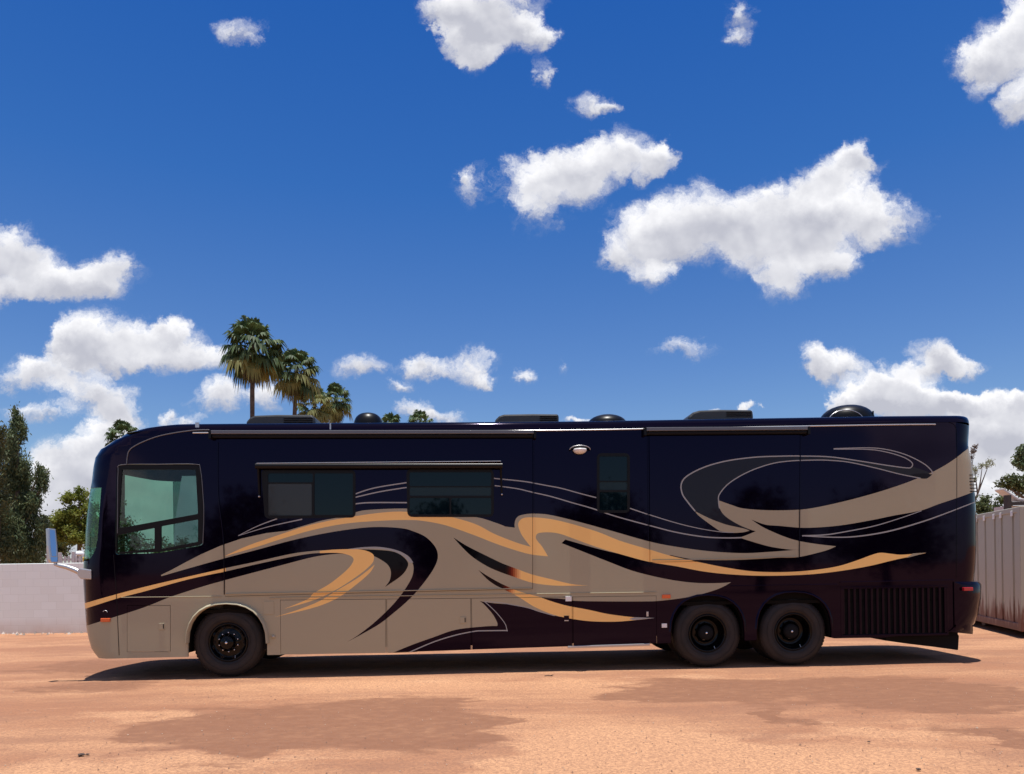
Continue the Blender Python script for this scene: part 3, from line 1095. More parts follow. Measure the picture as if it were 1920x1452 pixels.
# rest of the shell: front, far side, rear, roof, floor
def shell():
    mb = MB()
    ws = MB()
    zs = [0.33, 0.45, 0.7, 1.0, 1.3, 1.6, 1.78, 1.95, 2.15, 2.4, 2.6, 2.84, 2.95, 3.1, 3.2, 3.3, 3.38, 3.45, 3.5, 3.55, 3.6, 3.63, ZE, ZE + .03, ZE + .06, ZE + .085, ZE + .1, ZE + .112, ZTOP - .003, ZTOP]
    c0, c1 = L(222, 930)[0], L(378, 930)[0]
    rings = []
    for z in zs:
        a, b = sf(z), sr(z)
        i = inset(z)
        r = RF
        ring = []
        tagr = []
        if z > ZE:
            # near side roof edge, only above the skin
            pass
        for ph in (62, 70, 80, 90):
            t = R(ph)
            ring.append((a + r - r * math.sin(t), i + r - r * math.cos(t)))
        for k in range(1, 8):
            w = i + r + (WID - 2 * i - 2 * r) * k / 8
            q = (k / 8 - .5) * 2
            ring.append((a - 0.10 * (1 - q * q), w))
        for ph in (90, 75, 60, 45, 30, 15, 0):
            t = R(ph)
            ring.append((a + r - r * math.sin(t), WID - i - r + r * math.cos(t)))
        nf = len(ring)
        a2 = a + r
        far = [c0, c1]
        b2 = b - RR
        for s in (max(c0, a2 + .01), max(c1, a2 + .02)):
            ring.append((s, WID - i))
        ss = np.linspace(max(c1, a2 + .02), b2, 14)[1:]
        for s in ss: ring.append((float(s), WID - i))
        for ph in (30, 60, 90):
            t = R(ph)
            ring.append((b - RR + RR * math.sin(t), WID - i - RR + RR * math.cos(t)))
        ring.append((b, WID / 2))
        for ph in (90, 75, 60):
            t = R(ph)
            ring.append((b - RR + RR * math.sin(t), i + RR - RR * math.cos(t)))
        if z >= ZE:
            for ph in (45, 30, 15, 0):
                t = R(ph)
                ring.append((b - RR + RR * math.sin(t), i + RR - RR * math.cos(t)))
            for s in np.linspace(b2, a2, 24)[1:-1]: ring.append((float(s), i))
            for ph in (0, 15, 30, 45, 55):
                t = R(ph)
                ring.append((a + r - r * math.sin(t), i + r - r * math.cos(t)))
        rings.append([(s, w, max(z, .33 + .32 * min(max((s - 1) / 5.5, 0), 1)) + (lift(s) * min(max((z - 3.3) / .35, 0), 1))) for s, w in ring])
    # below ZE: open strip (near side belongs to the skin)
    lo = [r_ for r_, z in zip(rings, zs) if z <= ZE]
    zl = [z for z in zs if z <= ZE]
    nlow = len(lo[0])
    for i in range(len(lo) - 1):
        A_, B_ = lo[i][:], lo[i + 1][:nlow] if len(lo[i + 1]) >= nlow else lo[i + 1]
        for k in range(nlow - 1):
            zmid = (zl[i] + zl[i + 1]) / 2
            q = [A_[k], B_[k], B_[k + 1], A_[k + 1]]
            if 1.78 <= zmid <= 3.2 and k < 17:
                ws.add(q, [(0, 1, 2, 3)], 0, True)
                continue
            if 1.95 <= zmid <= 3.3 and k in (17, 18):
                continue
            mb.add(q, [(0, 1, 2, 3)], 0, True)
    hi = [r_ for r_, z in zip(rings, zs) if z >= ZE]
    n = len(hi[0])
    for i in range(len(hi) - 1):
        for k in range(n):
            k2 = (k + 1) % n
            mb.add([hi[i][k], hi[i + 1][k], hi[i + 1][k2], hi[i][k2]], [(0, 1, 2, 3)], 0, True)
    # roof deck
    top = hi[-1]
    c = (0.0, WID / 2, ZTOP + 0.03)
    mb.add(list(top) + [c], [(k, (k + 1) % n, n) for k in range(n)], 0, True)
    o = mb.build('body_shell', [M['navy']], coach)
    me = o.data
    bm_merge(me, 0.0008)
    for p in me.polygons: p.use_smooth = True
    me.set_sharp_from_angle(angle=R(50))
    w = ws.build('windshield', [M['wsglass']], coach)
    bm_merge(w.data, 0.0008)
    for p in w.data.polygons: p.use_smooth = True
    return o, w


def bm_merge(me, d):
    import bmesh
    bm = bmesh.new()
    bm.from_mesh(me)
    bmesh.ops.remove_doubles(bm, verts=bm.verts, dist=d)
    bmesh.ops.recalc_face_normals(bm, faces=bm.faces)
    bm.to_mesh(me)
    bm.free()


shell_o, ws_o = shell()
o = panel('windshield_side', [p for p in m1([(q[0] if q[0] > 150 else None, q[1]) if False else q for q in wsside])], [], off=-0.006, depth=0.0, livery=False, mats=[M['wsglass']], grid=.1) if False else None
# side part of the wrap-round windshield: keep inside the outline
zz = [z for z in np.linspace(1.785, 2.84, 12)]
fe = [(sf(z) + 0.125 * RF, float(z)) for z in zz]
rt = [S(*p) for p in [(190, 914), (186, 968), (183, 1010), (179, 1031), (170, 1047)]]
panel('windshield', fe[:1] + fe[1:] + rt, [], off=-0.006, depth=0.002, livery=False, mats=[M['wsglass']], grid=.1, parent=ws_o)

# floor, inner liner, cab bulkhead, dash
mb = MB()
cab_back = L(410, 900)[0]
mb.box(-5.9, 7.0, 0.05, WID - 0.05, 0.95, 1.0)
for (x0, x1) in ((-5.4, -4.93), (-3.72, 1.95), (4.95, 6.9)):
    mb.box(x0, x1, 0.06, WID - 0.06, 0.40, 0.95)
mb.box(cab_back + 0.02, 7.0, 0.075, WID - 0.08, 1.0, 3.60)
mb.box(-5.9, -5.4, 0.2, WID - .2, 0.45, 0.95)
mb.build('chassis', M['under'], coach)
mb = MB()
mb.box(-6.0, -5.45, 0.35, WID - .35, 1.0, 1.86)
mb.box(-5.5, cab_back, 0.12, WID - .12, 1.0, 1.45)
mb.build('dashboard', M['interior'], coach, bevel=0.04)
# headliner
mb = MB()
mb.box(-5.3, cab_back + .02, 0.1, WID - .1, 3.42, 3.46)
mb.build('headliner', M['interior'], coach)

# ---- windows
def frame_panel(name, outline_px, holes_px, m_, off=0.006, parent=None, depth=0.03):
    return panel(name, m1(outline_px), [m1(h) for h in holes_px], off=off, depth=depth, parent=parent, livery=False, mats=[m_], grid=.3)


# cab side window
f = frame_panel('cab_window', round_poly([(220.5, 872.5), (374.5, 872.5), (381, 950), (379.5, 1021.5), (300, 1035), (216.5, 1039)], 8),
                [round_poly([(229, 881), (367, 881), (371.5, 964), (222.5, 991)], 3), round_poly([(219.5, 1004), (290, 990), (290, 1029), (219, 1036)], 2), round_poly([(302, 987), (371.5, 974), (371.5, 1016), (302, 1030)], 2)],
                M['plastic'], off=0.004)
for q in ([(226, 878), (370, 878), (374, 966), (220, 994)], [(218, 1002), (292, 988), (292, 1031), (217.5, 1037)], [(300, 985), (373, 972), (373, 1018), (300, 1032)]):
    panel('pane', m1(q), [], off=-0.008, depth=0.0, livery=False, mats=[M['cabglass']], grid=.3, parent=f)
tube_pts = [(220.5, 1000), (221, 940), (222, 885), (229, 872), (300, 871), (366, 871), (376, 880), (381, 930), (382.5, 968), (380.5, 1020)]
mb = MB()
mb.tube([(s, wsurf(s, z) - .006, z) for s, z in (S(*p) for p in smooth(tube_pts, 4))], 0.006, 6)
mb.build('window_seal', M['trimgrey'], coach)
# far cab window pane
mb = MB()
c0, c1 = L(222, 930)[0], L(378, 930)[0]
mb.box(-6.0, c1 + .01, WID - .03, WID - .02, 1.93, 3.32)
mb.build('far_cab_window', M['cabglass'], coach)


def window(outline_px, panes, off=0.014, parent=None):
    f = frame_panel('window', outline_px, [round_poly(p[0], 3) for p in panes], M['plastic'], off=off + 0.004, parent=parent)
    for pg, mt in panes:
        pp = [(x + (1.2 if x > sum(q[0] for q in pg) / 4 else -1.2), y + (1.2 if y > sum(q[1] for q in pg) / 4 else -1.2)) for x, y in pg]
        panel('pane', m1(pp), [], off=off - 0.006, depth=0.002, livery=False, mats=[mt], grid=.5, parent=f)
    return f


window(win1, [(rect(503, 888, 587, 905), M['darkglass']), (rect(503, 907.5, 585, 967), M['blind']), (rect(590, 888, 662, 966), M['darkglass'])], parent=sl1)
window(win2, [(rect(768, 886, 921, 912), M['darkglass']), (rect(768, 914, 921, 930), M['shade']), (rect(768, 934, 843, 965), M['darkglass']), (rect(846, 934, 921, 965), M['darkglass'])], parent=sl1)
window(win3, [(rect(1124, 856, 1176, 902), M['darkglass']), (rect(1124, 904, 1176, 919), M['shade']), (rect(1124, 923, 1176, 957), M['darkglass'])], off=0.0, parent=coach)

# ---- awnings
def bar(name, p0, p1, w0, w1, h, mt, parent=coach, bevel=0.008, wref=None):
    """box beam between two px points (its top edge), from depth w0 to w1"""
    s0, z0 = L(*p0, w0 if wref is None else wref)
    s1, z1 = L(*p1, w0 if wref is None else wref)
    b_ = MB()
    b_.prism([(s0, z0), (s1, z1), (s1, z1 - h), (s0, z0 - h)], w0, w1)
    return b_.build(name, mt, parent, bevel=bevel)


def topper(p0, p1, h=0.055):
    a = bar('slide_topper', p0, p1, -0.10, -0.016, h, M['trimgrey'])
    s0, z0 = L(*p0, -.10)
    s1, z1 = L(*p1, -.10)
    b_ = MB()
    b_.tube([(s0 + .03, -0.062, z0 - h - .028), (s1 - .03, -0.062, z1 - h - .028)], 0.027, 12)
    b_.build('roller_tube', M['matte'], a)
    for s, z in ((s0, z0), (s1, z1)):
        b_ = MB()
        b_.box(s - .02, s + .02, -0.105, -0.012, z - h - .065, z - .002)
        b_.build('end_cap', M['plastic'], a, bevel=.004)
    return a


topper((393, 807), (1003, 806.5))
topper((1210, 801.5), (1517, 799.5))
# window awning over the two front slide windows
s0, z0 = L(478, 868, -.12)
s1, z1 = L(942, 867.5, -.12)
aw = MB()
aw.tube([(s0, -0.085, z0 - .045), (s1, -0.085, z1 - .045)], 0.042, 16)
awo = aw.build('window_awning', M['plastic'], coach)
aw = MB()
aw.box(s0 + .02, s1 - .02, -0.115, -0.018, z0 - .012, z0 - .002)
aw.build('awning_hood', M['alu'], awo, bevel=.002)
for (x, y0, y1) in ((485, 876, 934), (939.5, 876, 930)):
    a = MB()
    (sa, za), (sb, zb) = L(x - .5, y0, -.05), L(x + 1.5, y1, -.03)
    a.tube([(sa, -0.09, za), (sa, -0.06, za - .04), (sb, -0.035, zb)], [.016, .016, .013], 8)
    ao = a.build('awning_arm', M['matte'], awo)
    a = MB()
    a.lathe([(0.0, -.06), (.012, -.058), (.014, -.045), (.014, -.02)], (sb, 0.0, zb + .02), seg=12)
    a.build('bolt', M['alu'], ao)


# ---- trim lines
def trim(name, pts, r, mt, off=0.006, k=5):
    b_ = MB()
    q = [S(*p) for p in smooth(pts, k)]
    b_.tube([(s, wsurf(s, z) - off, z) for s, z in q], r, 6)
    return b_.build(name, mt, coach)


trim('drip_rail', [(238, 870), (239, 858), (243, 845), (258, 834), (289, 821), (320, 813.5), (362, 807.5), (393, 806.5)], 0.009, M['trimgrey'])
# long drip rail just under the roof edge
b_ = MB()
q = [(s, -0.008 + 0.0, ZE - .035 + lift(s)) for s in np.linspace(L(362, 807)[0], 6.55, 30)]
b_.tube(q, 0.011, 8)
b_.build('drip_rail', M['alu'], coach)
trim('rear_trim', [(1779, 792.5), (1788, 796), (1793, 806), (1794, 830), (1794, 900), (1793.5, 1000), (1793, 1085)], 0.004, M['black'], off=0.001)
# vertical roof seam lines and cap seam
trim('cap_seam', [(213, 1040), (215, 1070), (218, 1109), (221, 1170), (223.5, 1229)], 0.0045, M['matte'], off=0.001)
trim('cap_seam', [(227.5, 1120.5), (320, 1119.5), (416, 1118.5)], 0.005, M['tan'], off=0.006)
# slide flanges
for pts in ([(408.5, 830), (408.5, 905), (411, 945), (418.5, 1005), (420.5, 1060), (420.5, 1115)], [(1001, 830), (1001, 960)], [(1214, 820), (1215.5, 1015)], [(1501, 810), (1498.5, 1045)]):
    trim('slide_flange', pts, 0.007, M['navy'], off=0.004)
# rub rails that catch the sun
def ledge(name, pts, mt, h=0.022, prot=0.022):
    b_ = MB()
    for a, c in zip(pts[:-1], pts[1:]):
        (s0, z0), (s1, z1) = S(*a), S(*c)
        b_.prism([(s0, z0), (s1, z1), (s1, z1 - h), (s0, z0 - h)], -prot, 0.0)
    return b_.build(name, mt, coach, bevel=.006)


ledge('rub_rail', [(505, 1121.5), (526, 1120), (999, 1113.2)], M['tan'], .012, .012)
ledge('rub_rail', [(1001, 1113.2), (1230, 1110)], M['tan'], .012, .012)
ledge('slide_sill', [(424.5, 1113.0), (996.5, 1102.5)], M['tan'], .014, .030)
ledge('slide_sill', [(1222, 1049.5), (1300, 1049), (1493, 1043.2)], M['tan'], .012, .028)
ledge('rub_rail', [(1370, 1098), (1570, 1095)], M['navy'], .018, .018)
ledge('rub_rail', [(1575, 1091), (1788, 1087)], M['navy'], .018, .020)
ledge('sill_strip', [(1064, 1211.5), (1218, 1206.5)], M['alu'], .034, .03)

# ---- wheel arches lips
def lip(idx, mt, prot, wid):
    px, loc = arches[idx]
    cx = sum(p[0] for p in loc) / len(loc)
    pts = [p for p in loc if p[1] > (0.36 if idx == 0 else .42)]
    b_ = MB()
    vs, fs = [], []
    cz = 0.52
    for (s, z) in pts:
        d = Vector((s - cx, max(z - cz, 0.0))).normalized() if z > cz else Vector((math.copysign(1, s - cx), 0))
        for (o_, w_) in ((wid, 0.001), (wid * .62, -prot * .55), (wid * .3, -prot * .95), (0.0, -prot), (-.004, 0.05)):
            vs.append((s + d.x * o_, w_, z + d.y * o_))
    n = len(pts)
    for i in range(n - 1):
        for k in range(4):
            fs.append((i * 5 + k, i * 5 + k + 1, (i + 1) * 5 + k + 1, (i + 1) * 5 + k))
    b_.add(vs, fs, 0, True)
    return b_.build('wheel_arch', mt, coach)


lip(0, M['tan'], 0.070, 0.040)
lip(1, M['navy'], 0.02, 0.03)
lip(2, M['navy'], 0.02, 0.03)
# inner wheel housings
for idx, (x0, x1) in enumerate(((-5.02, -3.62), (1.85, 3.35), (3.35, 4.95))):
    b_ = MB()
    loc = arches[idx][1]
    zlo = .37 if idx == 0 else .44
    pts = [(p[0], max(p[1], zlo)) for p in loc]
    n = len(pts)
    vs = [(s, 0.03, z) for s, z in pts] + [(s, 0.95, z) for s, z in pts]
    b_.add(vs, [(i, i + 1, n + i + 1, n + i) for i in range(n - 1)], 0, True)
    b_.add([(s, .95, z) for s, z in pts], [tuple(range(n))], 0)
    b_.build('wheel_housing', M['under'], coach)


# ---- wheels
def wheel(px, front):
    s, _ = L(px, 1200, 0.06)
    r = 0.515
    w0 = 0.055
    tw = 0.30
    root = MB()
    rb = 0.292
    if front:
        # outset hub: rim disc close to the outer face
        prof = [(rb, .02), (rb - .012, .0), (rb - .03, .012), (rb - .05, .06), (.215, .075), (.17, .058), (.13, .045), (.105, .01)]
    else:
        prof = [(rb, .02), (rb - .012, .0), (rb - .03, .014), (rb - .055, .09), (.225, .155), (.19, .17), (.12, .172), (.118, .12)]
    root.lathe(prof, (s, w0, r), seg=56)
    wo = root.build('wheel', M['rim'], coach)
    # tyre
    t = MB()
    tp = [(rb - .002, .022), (rb + .012, .004), (rb + .05, -.010), (rb + .10, -.014), (rb + .15, -.006), (r - .045, .008), (r - .02, .02), (r - .004, .045), (r, .07), (r, tw - .07), (r - .01, tw - .04), (r - .05, tw), (rb, tw)]
    t.lathe(tp, (s, w0, r), seg=72)
    # shoulder lugs
    for k in range(60):
        a = 2 * math.pi * k / 60
        ca, sa = math.cos(a), math.sin(a)
        ta, tb = -math.sin(a), math.cos(a)
        hw = .016
        vs = []
        for (rr, ww) in ((r - .03, .010), (r + .004, .045), (r + .004, .12), (r - .03, .12)):
            for sg in (-1, 1):
                vs.append((s + rr * ca + sg * hw * ta, w0 + ww, r + rr * sa + sg * hw * tb))
        vs = [(x, y, max(z, 0.002)) for x, y, z in vs]
        t.add(vs, [(0, 1, 3, 2), (2, 3, 5, 4), (0, 2, 4, 6), (1, 7, 5, 3)], 0)
    for rr in (rb + .035, rb + .125):
        t.lathe([(rr - .003, -.0125), (rr, -.018), (rr + .003, -.0125)], (s, w0, r), seg=72)
    to = t.build('tyre', M['rubber'], wo)
    # dual inner tyre for drive axle
    if not front:
        t = MB()
        t.lathe([(rb, .36), (r - .05, .34), (r, .40), (r, .60), (r - .05, .66), (rb, .66)], (s, w0, r), seg=48)
        t.build('inner_tyre', M['rubber'], wo)
    # hub cap
    h = MB()
    if front:
        h.lathe([(.106, .02), (.104, -.045), (.092, -.062), (.06, -.075), (.0, -.08)], (s, w0, r), seg=32)
        base = .052
    else:
        h.lathe([(.118, .17), (.116, .09), (.105, .07), (.06, .055), (.0, .05)], (s, w0, r), seg=32)
        base = .168
    h.build('hub_cap', M['rim'] if front else M['matte'], wo)
    for k in range(10):
        a = 2 * math.pi * (k + .5) / 10
        ln = MB()
        ln.lathe([(.017, base + .01), (.016, base - .022), (.010, base - .036), (0, base - .040)], (s + .143 * math.cos(a), w0, r + .143 * math.sin(a)), seg=8)
        ln.build('lug_nut', M['chrome'] if front else M['rim'], wo)
    for k in range(10):
        a = 2 * math.pi * k / 10
        if not front: break
        hh = MB()
        hh.lathe([(.024, -.0035), (.021, -.007), (.018, -.0035), (.0, -.002)], (s + .212 * math.cos(a), w0 + (.074 if front else .158), r + .212 * math.sin(a)), seg=14)
        hh.build('hand_hole', M['matte'], wo)
    cp = MB()
    cp.lathe([(.022, .0), (.02, -.012), (0, -.018)], (s, w0 + (-.078 if front else .052), r + .0), seg=14)
    cp.build('cap_boss', M['chrome'], wo)
    # valve
    v = MB()
    v.tube([(s + .1, w0 + .02, r - .2), (s + .105, w0 - .01, r - .235)], .006, 6)
    v.build('valve_stem', M['alu'], wo)
    return wo


wheel(427.5, True)
wheel(1327, False)
wheel(1488, False)
# far side wheels (seen under the coach)
for px in (427.5, 1327, 1488):
    s, _ = L(px, 1200, 0.06)
    b_ = MB()
    b_.lathe([(.28, .0), (.5, .0), (.515, .04), (.515, .28), (.47, .30), (.0, .30)], (s, WID - .34, .515), seg=40)
    b_.build('wheel', M['rubber'], coach)
for px in (427.5, 1327, 1488):
    s, _ = L(px, 1200, 0.06)
    b_ = MB()
    b_.tube([(s, .3, .515), (s, 1.2, .515), (s, 1.25, .50), (s, 1.5, .50), (s, 1.55, .515), (s, WID - .3, .515)], [.08, .08, .2, .2, .08, .08], 12)
    b_.build('axle', M['under'], coach)

# ---- small fittings on the near side
def plate(name, px0, py0, px1, py1, mt, t=.008, bevel=.002, off=0.0, w=0.0, parent=coach):
    (s0, z0), (s1, z1) = S(px0, py0), S(px1, py1)
    b_ = MB()
    wm = wsurf((s0 + s1) / 2, (z0 + z1) / 2)
    b_.box(min(s0, s1), max(s0, s1), wm - off - t, wm - off + .004, min(z0, z1), max(z0, z1))
    return b_.build(name, mt, parent, bevel=bevel)


plate('marker_light', 190, 1159.5, 207.5, 1166, M['amber'], .03, .008)
plate('marker_light', 1241, 1115, 1257, 1122, M['amber'], .025, .008)
plate('marker_light', 1802, 1101.5, 1817, 1107.5, M['redlens'], .05, .006, off=0.03)
for (x, y) in ((303, 1169), (868, 1157)):
    q = plate('bay_latch', x - 5, y, x + 6, y + 12, M['tan'], .012, .003)
    plate('latch_handle', x + 3.2, y + 1.5, x + 5, y + 10, M['matte'], .014, .0, parent=q)
q = plate('bay_latch', 1057.5, 1155, 1067, 1165, M['navy'], .012, .003)
plate('latch_handle', 1058, 1163, 1066, 1164.6, M['alu'], .016, .0, parent=q)
plate('bay_latch', 1060, 1118.5, 1071.5, 1127.5, M['white'], .03, .003)
plate('bay_latch', 1211.5, 1147, 1215.5, 1156, M['alu'], .02, .002)
plate('outlet_cover', 1240.5, 1169.5, 1250.5, 1177, M['white'], .014, .004)
plate('fuel_flap', 494, 1128, 514, 1152, M['tan'], .007, .003)
s, z = S(512.5, 1194)
b_ = MB()
b_.lathe([(.030, .002), (.030, -.012), (.024, -.02), (.0, -.02)], (s, 0, z), seg=20)
q = b_.build('filler_cap', M['tan'], coach)
b_ = MB()
b_.lathe([(.012, -.018), (.012, -.026), (0, -.028)], (s, 0, z + .005), seg=10)
b_.build('lock', M['alu'], q)
# windshield-side headlamp trim on the nose
s, z = S(198, 1150)
b_ = MB()
b_.tube([(s + .035 * math.cos(a), wsurf(s, z) - .012, z + .04 * math.sin(a)) for a in np.linspace(.3, 2.6, 9)], .005, 6)
b_.build('lamp_trim', M['alu'], coach)
s, z = L(162, 1049, .5)
b_ = MB()
b_.box(s - .035, s + .035, .45, .52, z - .035, z + .035)
b_.build('marker_light', M['yellow'], coach, bevel=.008)
# porch lamp
s, z = S(1086.5, 845)
b_ = MB()
n = 14
vs, fs = [], []
for i in range(n + 1):
    t = math.pi * i / n
    for (k, rr, ww, zz_) in ((0, .155, 0, .065), (1, .158, -.035, .062), (2, .140, -.085, .03)):
        vs.append((s - rr * math.cos(t), ww, z + zz_ * math.sin(t) - .0))
for i in range(n):
    for k in range(2):
        fs.append((i * 3 + k, i * 3 + k + 1, (i + 1) * 3 + k + 1, (i + 1) * 3 + k))
b_.add(vs, fs, 0, True)
lamp = b_.build('porch_lamp', M['plastic'], coach)
b_ = MB()
prof = [(0.0, -.055), (.05, -.05), (.085, -.03), (.105, 0), (.10, .02), (.0, .03)]
b_.lathe(prof, (s, -.045, z - .005), axis='z', seg=24)
lo_ = b_.build('lens', M['white'], lamp)
lo_.scale = (1, 1, 1)
b_ = MB()
b_.tube([(s - .155 * math.cos(t), -.06 - .03 * math.sin(t), z + .002 + .062 * math.sin(t)) for t in np.linspace(0.05, math.pi - .05, 12)], .006, 6)
b_.build('lamp_rim', M['alu'], lamp)
# roof-side seams
for x in (372, 620):
    plate('roof_seam', x - .8, 795, x + .8, 806, M['alu'], .01, 0, off=.0)
# louvers at the rear corner
for k in range(6):
    y = 890 + k * 6.2
    plate('louver', 1812 + k * .3, y, 1824.5 + k * .4, y + 2.4, M['matte'], .012, 0)
# radiator grille
g = MB()
(s0, z0), (s1, z1) = S(1577, 1101), S(1777, 1191)
g.box(s0 + .0, s1, .05, .06, z1, z0)
go = g.build('radiator_grille', M['matte'], coach)
g = MB()
nsl = 19
for k in range(nsl):
    s = s0 + .03 + (s1 - s0 - .06) * k / (nsl - 1)
    g.prism([(s - .018, z1 + .04), (s + .018, z1 + .04), (s + .018, z0 - .03), (s - .018, z0 - .03)], -.004, .02)
g.build('slat', M['navy'], go, bevel=.006)
g = MB()
for (a0, a1, b0, b1) in ((s0 - .01, s1 + .01, z0 - .03, z0 + .004), (s0 - .01, s1 + .01, z1 - .004, z1 + .03)):
    g.box(a0, a1, -.006, .03, b0, b1)
for a in (s0, s1):
    g.box(a - .015, a + .015, -.005, .03, z1 + .03, z0 - .03)
g.build('grille_frame', M['navy'], go, bevel=.004)
# rear bumper
bp = [(1826, 1089.5), (1834, 1090.5), (1839, 1096), (1838.5, 1122), (1833, 1150), (1826, 1168), (1818, 1177), (1812, 1180)]
b_ = MB()
rings = []
BR = .55
bs0 = L(1789, 1120, -.015)[0]
for (x, y) in bp:
    se, z = L(x, y, BR * .5)
    se += .134 * BR
    rg = [(bs0, -.018, z)]
    for ph in range(0, 91, 10):
        t = R(ph)
        rg.append((se - BR + BR * math.sin(t), -.018 + BR - BR * math.cos(t), z))
    for ph in range(90, -1, -10):
        t = R(ph)
        rg.append((se - BR + BR * math.sin(t), WID + .018 - BR + BR * math.cos(t), z))
    rg.append((bs0, WID + .018, z))
    rings.append(rg)
n = len(rings[0])
vs = [p for r_ in rings for p in r_]
fs = [(i * n + k, (i + 1) * n + k, (i + 1) * n + (k + 1) % n, i * n + (k + 1) % n) for i in range(len(rings) - 1) for k in range(n)]
b_.add(vs, fs, 0, True)
b_.add(rings[0], [tuple(range(n))], 0)
b_.add(rings[-1], [tuple(range(n - 1, -1, -1))], 0)
q = b_.build('rear_bumper', M['navy'], coach)
bm_merge(q.data, .0005)
q.data.set_sharp_from_angle(angle=R(40))

# hitch / exhaust box beneath the tail
hb = [(1656, 1186), (1770, 1184), (1792, 1187), (1795, 1192), (1793.5, 1219), (1750, 1213), (1700, 1207), (1657, 1201)]
b_ = MB()
b_.prism([L(x, y, .35) for x, y in hb], .30, 1.9)
q = b_.build('muffler_box', M['matte'], coach, bevel=.015)
b_ = MB()
s, z = L(1791, 1207, .35)
b_.tube([(s - .01, .5, z), (s + .04, .5, z)], .03, 10)
b_.build('tail_pipe', M['under'], q)
# mud flap and jacks
for px in (275, 1140):
    s, _ = L(px, 1200)
    b_ = MB()
    b_.tube([(s, .5, .34), (s, .5, .36), (s, .5, .42), (s, .5, .62)], [.09, .1, .05, .05], 12)
    b_.build('levelling_jack', M['under'], coach)

# ---- roof gear
def roof_prism(name, px, w0, w1, mt, bevel=.03, zb=ZTOP):
    b_ = MB()
    pts = [L(x, y, w0) for x, y in px]
    pts = [(s, z) for s, z in pts]
    base0, base1 = pts[0][0], pts[-1][0]
    b_.prism([(base0, zb)] + pts + [(base1, zb)], w0, w1)
    return b_.build(name, mt, coach, bevel=bevel)


M['acplast'] = mat('ac_plastic', (0.035, 0.037, 0.038), rough=0.45, bump=.05, bscale=30)
for pts in ([(461, 791), (468, 783), (478, 779), (520, 777.5), (584, 778), (590, 782), (591, 790)],
            [(928, 788), (936, 780), (945, 777), (1000, 776), (1045, 776.5), (1048, 778), (1048, 788)],
            [(1291, 781), (1300, 773), (1312, 769.5), (1350, 768), (1408, 768.5), (1412, 770), (1413, 780)]):
    q = roof_prism('air_conditioner', pts, .55, 1.25, M['acplast'])
    b_ = MB()
    x1, y1 = pts[-2]
    x0, _ = pts[3]
    s0, z0 = L(x0 + 12, y1 + 2.5, .55)
    s1, _ = L(x1 - 4, y1 + 2.5, .55)
    for k in range(3):
        b_.box(s0, s1, .535, .556, z0 - .012 - k * .03, z0 - k * .03)
    b_.build('fin', M['matte'], q)


def dome(name, x0, x1, ytop, w, mt, flat=1.0, zb=ZTOP + .0):
    sL, _ = L(x0, ytop + 10, w)
    sR, _ = L(x1, ytop + 10, w)
    _, zt = L((x0 + x1) / 2, ytop, w)
    c = ((sL + sR) / 2, w, zb)
    a = (sR - sL) / 2
    h = zt - zb
    prof = [(a, 0.0), (a, h * .25)]
    for k in range(1, 9):
        t = k / 8 * math.pi / 2
        prof.append((a * math.cos(t) ** flat, h * .25 + h * .75 * math.sin(t)))
    b_ = MB()
    b_.lathe([(r_, z_) for r_, z_ in prof], c, axis='z', seg=40)
    return b_.build(name, mt, coach)


dome('satellite_dome', 663, 718, 775, .75, M['plastic'], .7)
v = dome('roof_vent', 1101, 1175, 778.5, .75, M['plastic'], .9, ZTOP)
v = dome('satellite_dish_cover', 1540, 1634, 761, .8, M['plastic'], .9, ZTOP + .02)
b_ = MB()
s, z = L(1590, 775, .3)
b_.tube([(s - .28 * math.cos(t), .36, ZTOP + .03 + .17 * math.sin(t)) for t in np.linspace(.1, math.pi - .1, 14)], .008, 6)
b_.build('dish_rim', M['alu'], v)
b_ = MB()
s, z = L(1637, 771, .5)
b_.tube([(s, .5, ZTOP), (s, .5, z)], .012, 8)
b_.lathe([(.03, 0), (.03, .03), (0, .05)], (s, .5, ZTOP + .03), axis='z', seg=10)
b_.build('antenna', M['plastic'], coach)

# ---- mirror
b_ = MB()
pm = [(146, 1068.5), (150, 1066), (172, 1069), (172.5, 1087), (152, 1086), (146, 1079)]
b_.prism([L(x, y, .02) for x, y in pm], .0, .30)
mir = b_.build('side_mirror', M['alu'], coach, bevel=.012)
b_ = MB()
ap = [(150, 1074), (140, 1069), (125, 1063.5), (112, 1061), (103, 1058.5)]
b_.tube([(L(x, y, .06)[0], .06, L(x, y, .06)[1]) for i, (x, y) in enumerate(ap)], [.040, .040, .036, .030, .022], 12)
b_.build('mirror_arm', M['alu'], mir)
b_ = MB()
bs, bz = L(104, 1060, .05)
b_.tube([(bs, .05, bz), (bs - .005, .05, bz + .12), (bs - .03, .04, bz + .2)], [.024, .018, .014], 10)
b_.build('mirror_post', M['alu'], mir)
(mc, zt_), zb_ = L(99, 992, .03), L(99, 1056, .03)[1]
nv, tv = Vector((.80, -.60, 0)), Vector((.60, .80, 0))


def mpt(t, d, z):
    back = (z - zb_) * -.12
    p = Vector((mc, .03, 0)) + tv * t + nv * (d + back)
    return (p.x, p.y, z)


def mslab(ts, zs_, d0, d1):
    m_ = MB()
    n = len(ts)
    vs = [mpt(t, d0, z) for t, z in zip(ts, zs_)] + [mpt(t, d1, z) for t, z in zip(ts, zs_)]
    m_.add(vs, [tuple(range(n))[::-1], tuple(range(n, 2 * n))] + [(i, (i + 1) % n, n + (i + 1) % n, n + i) for i in range(n)], 0)
    return m_


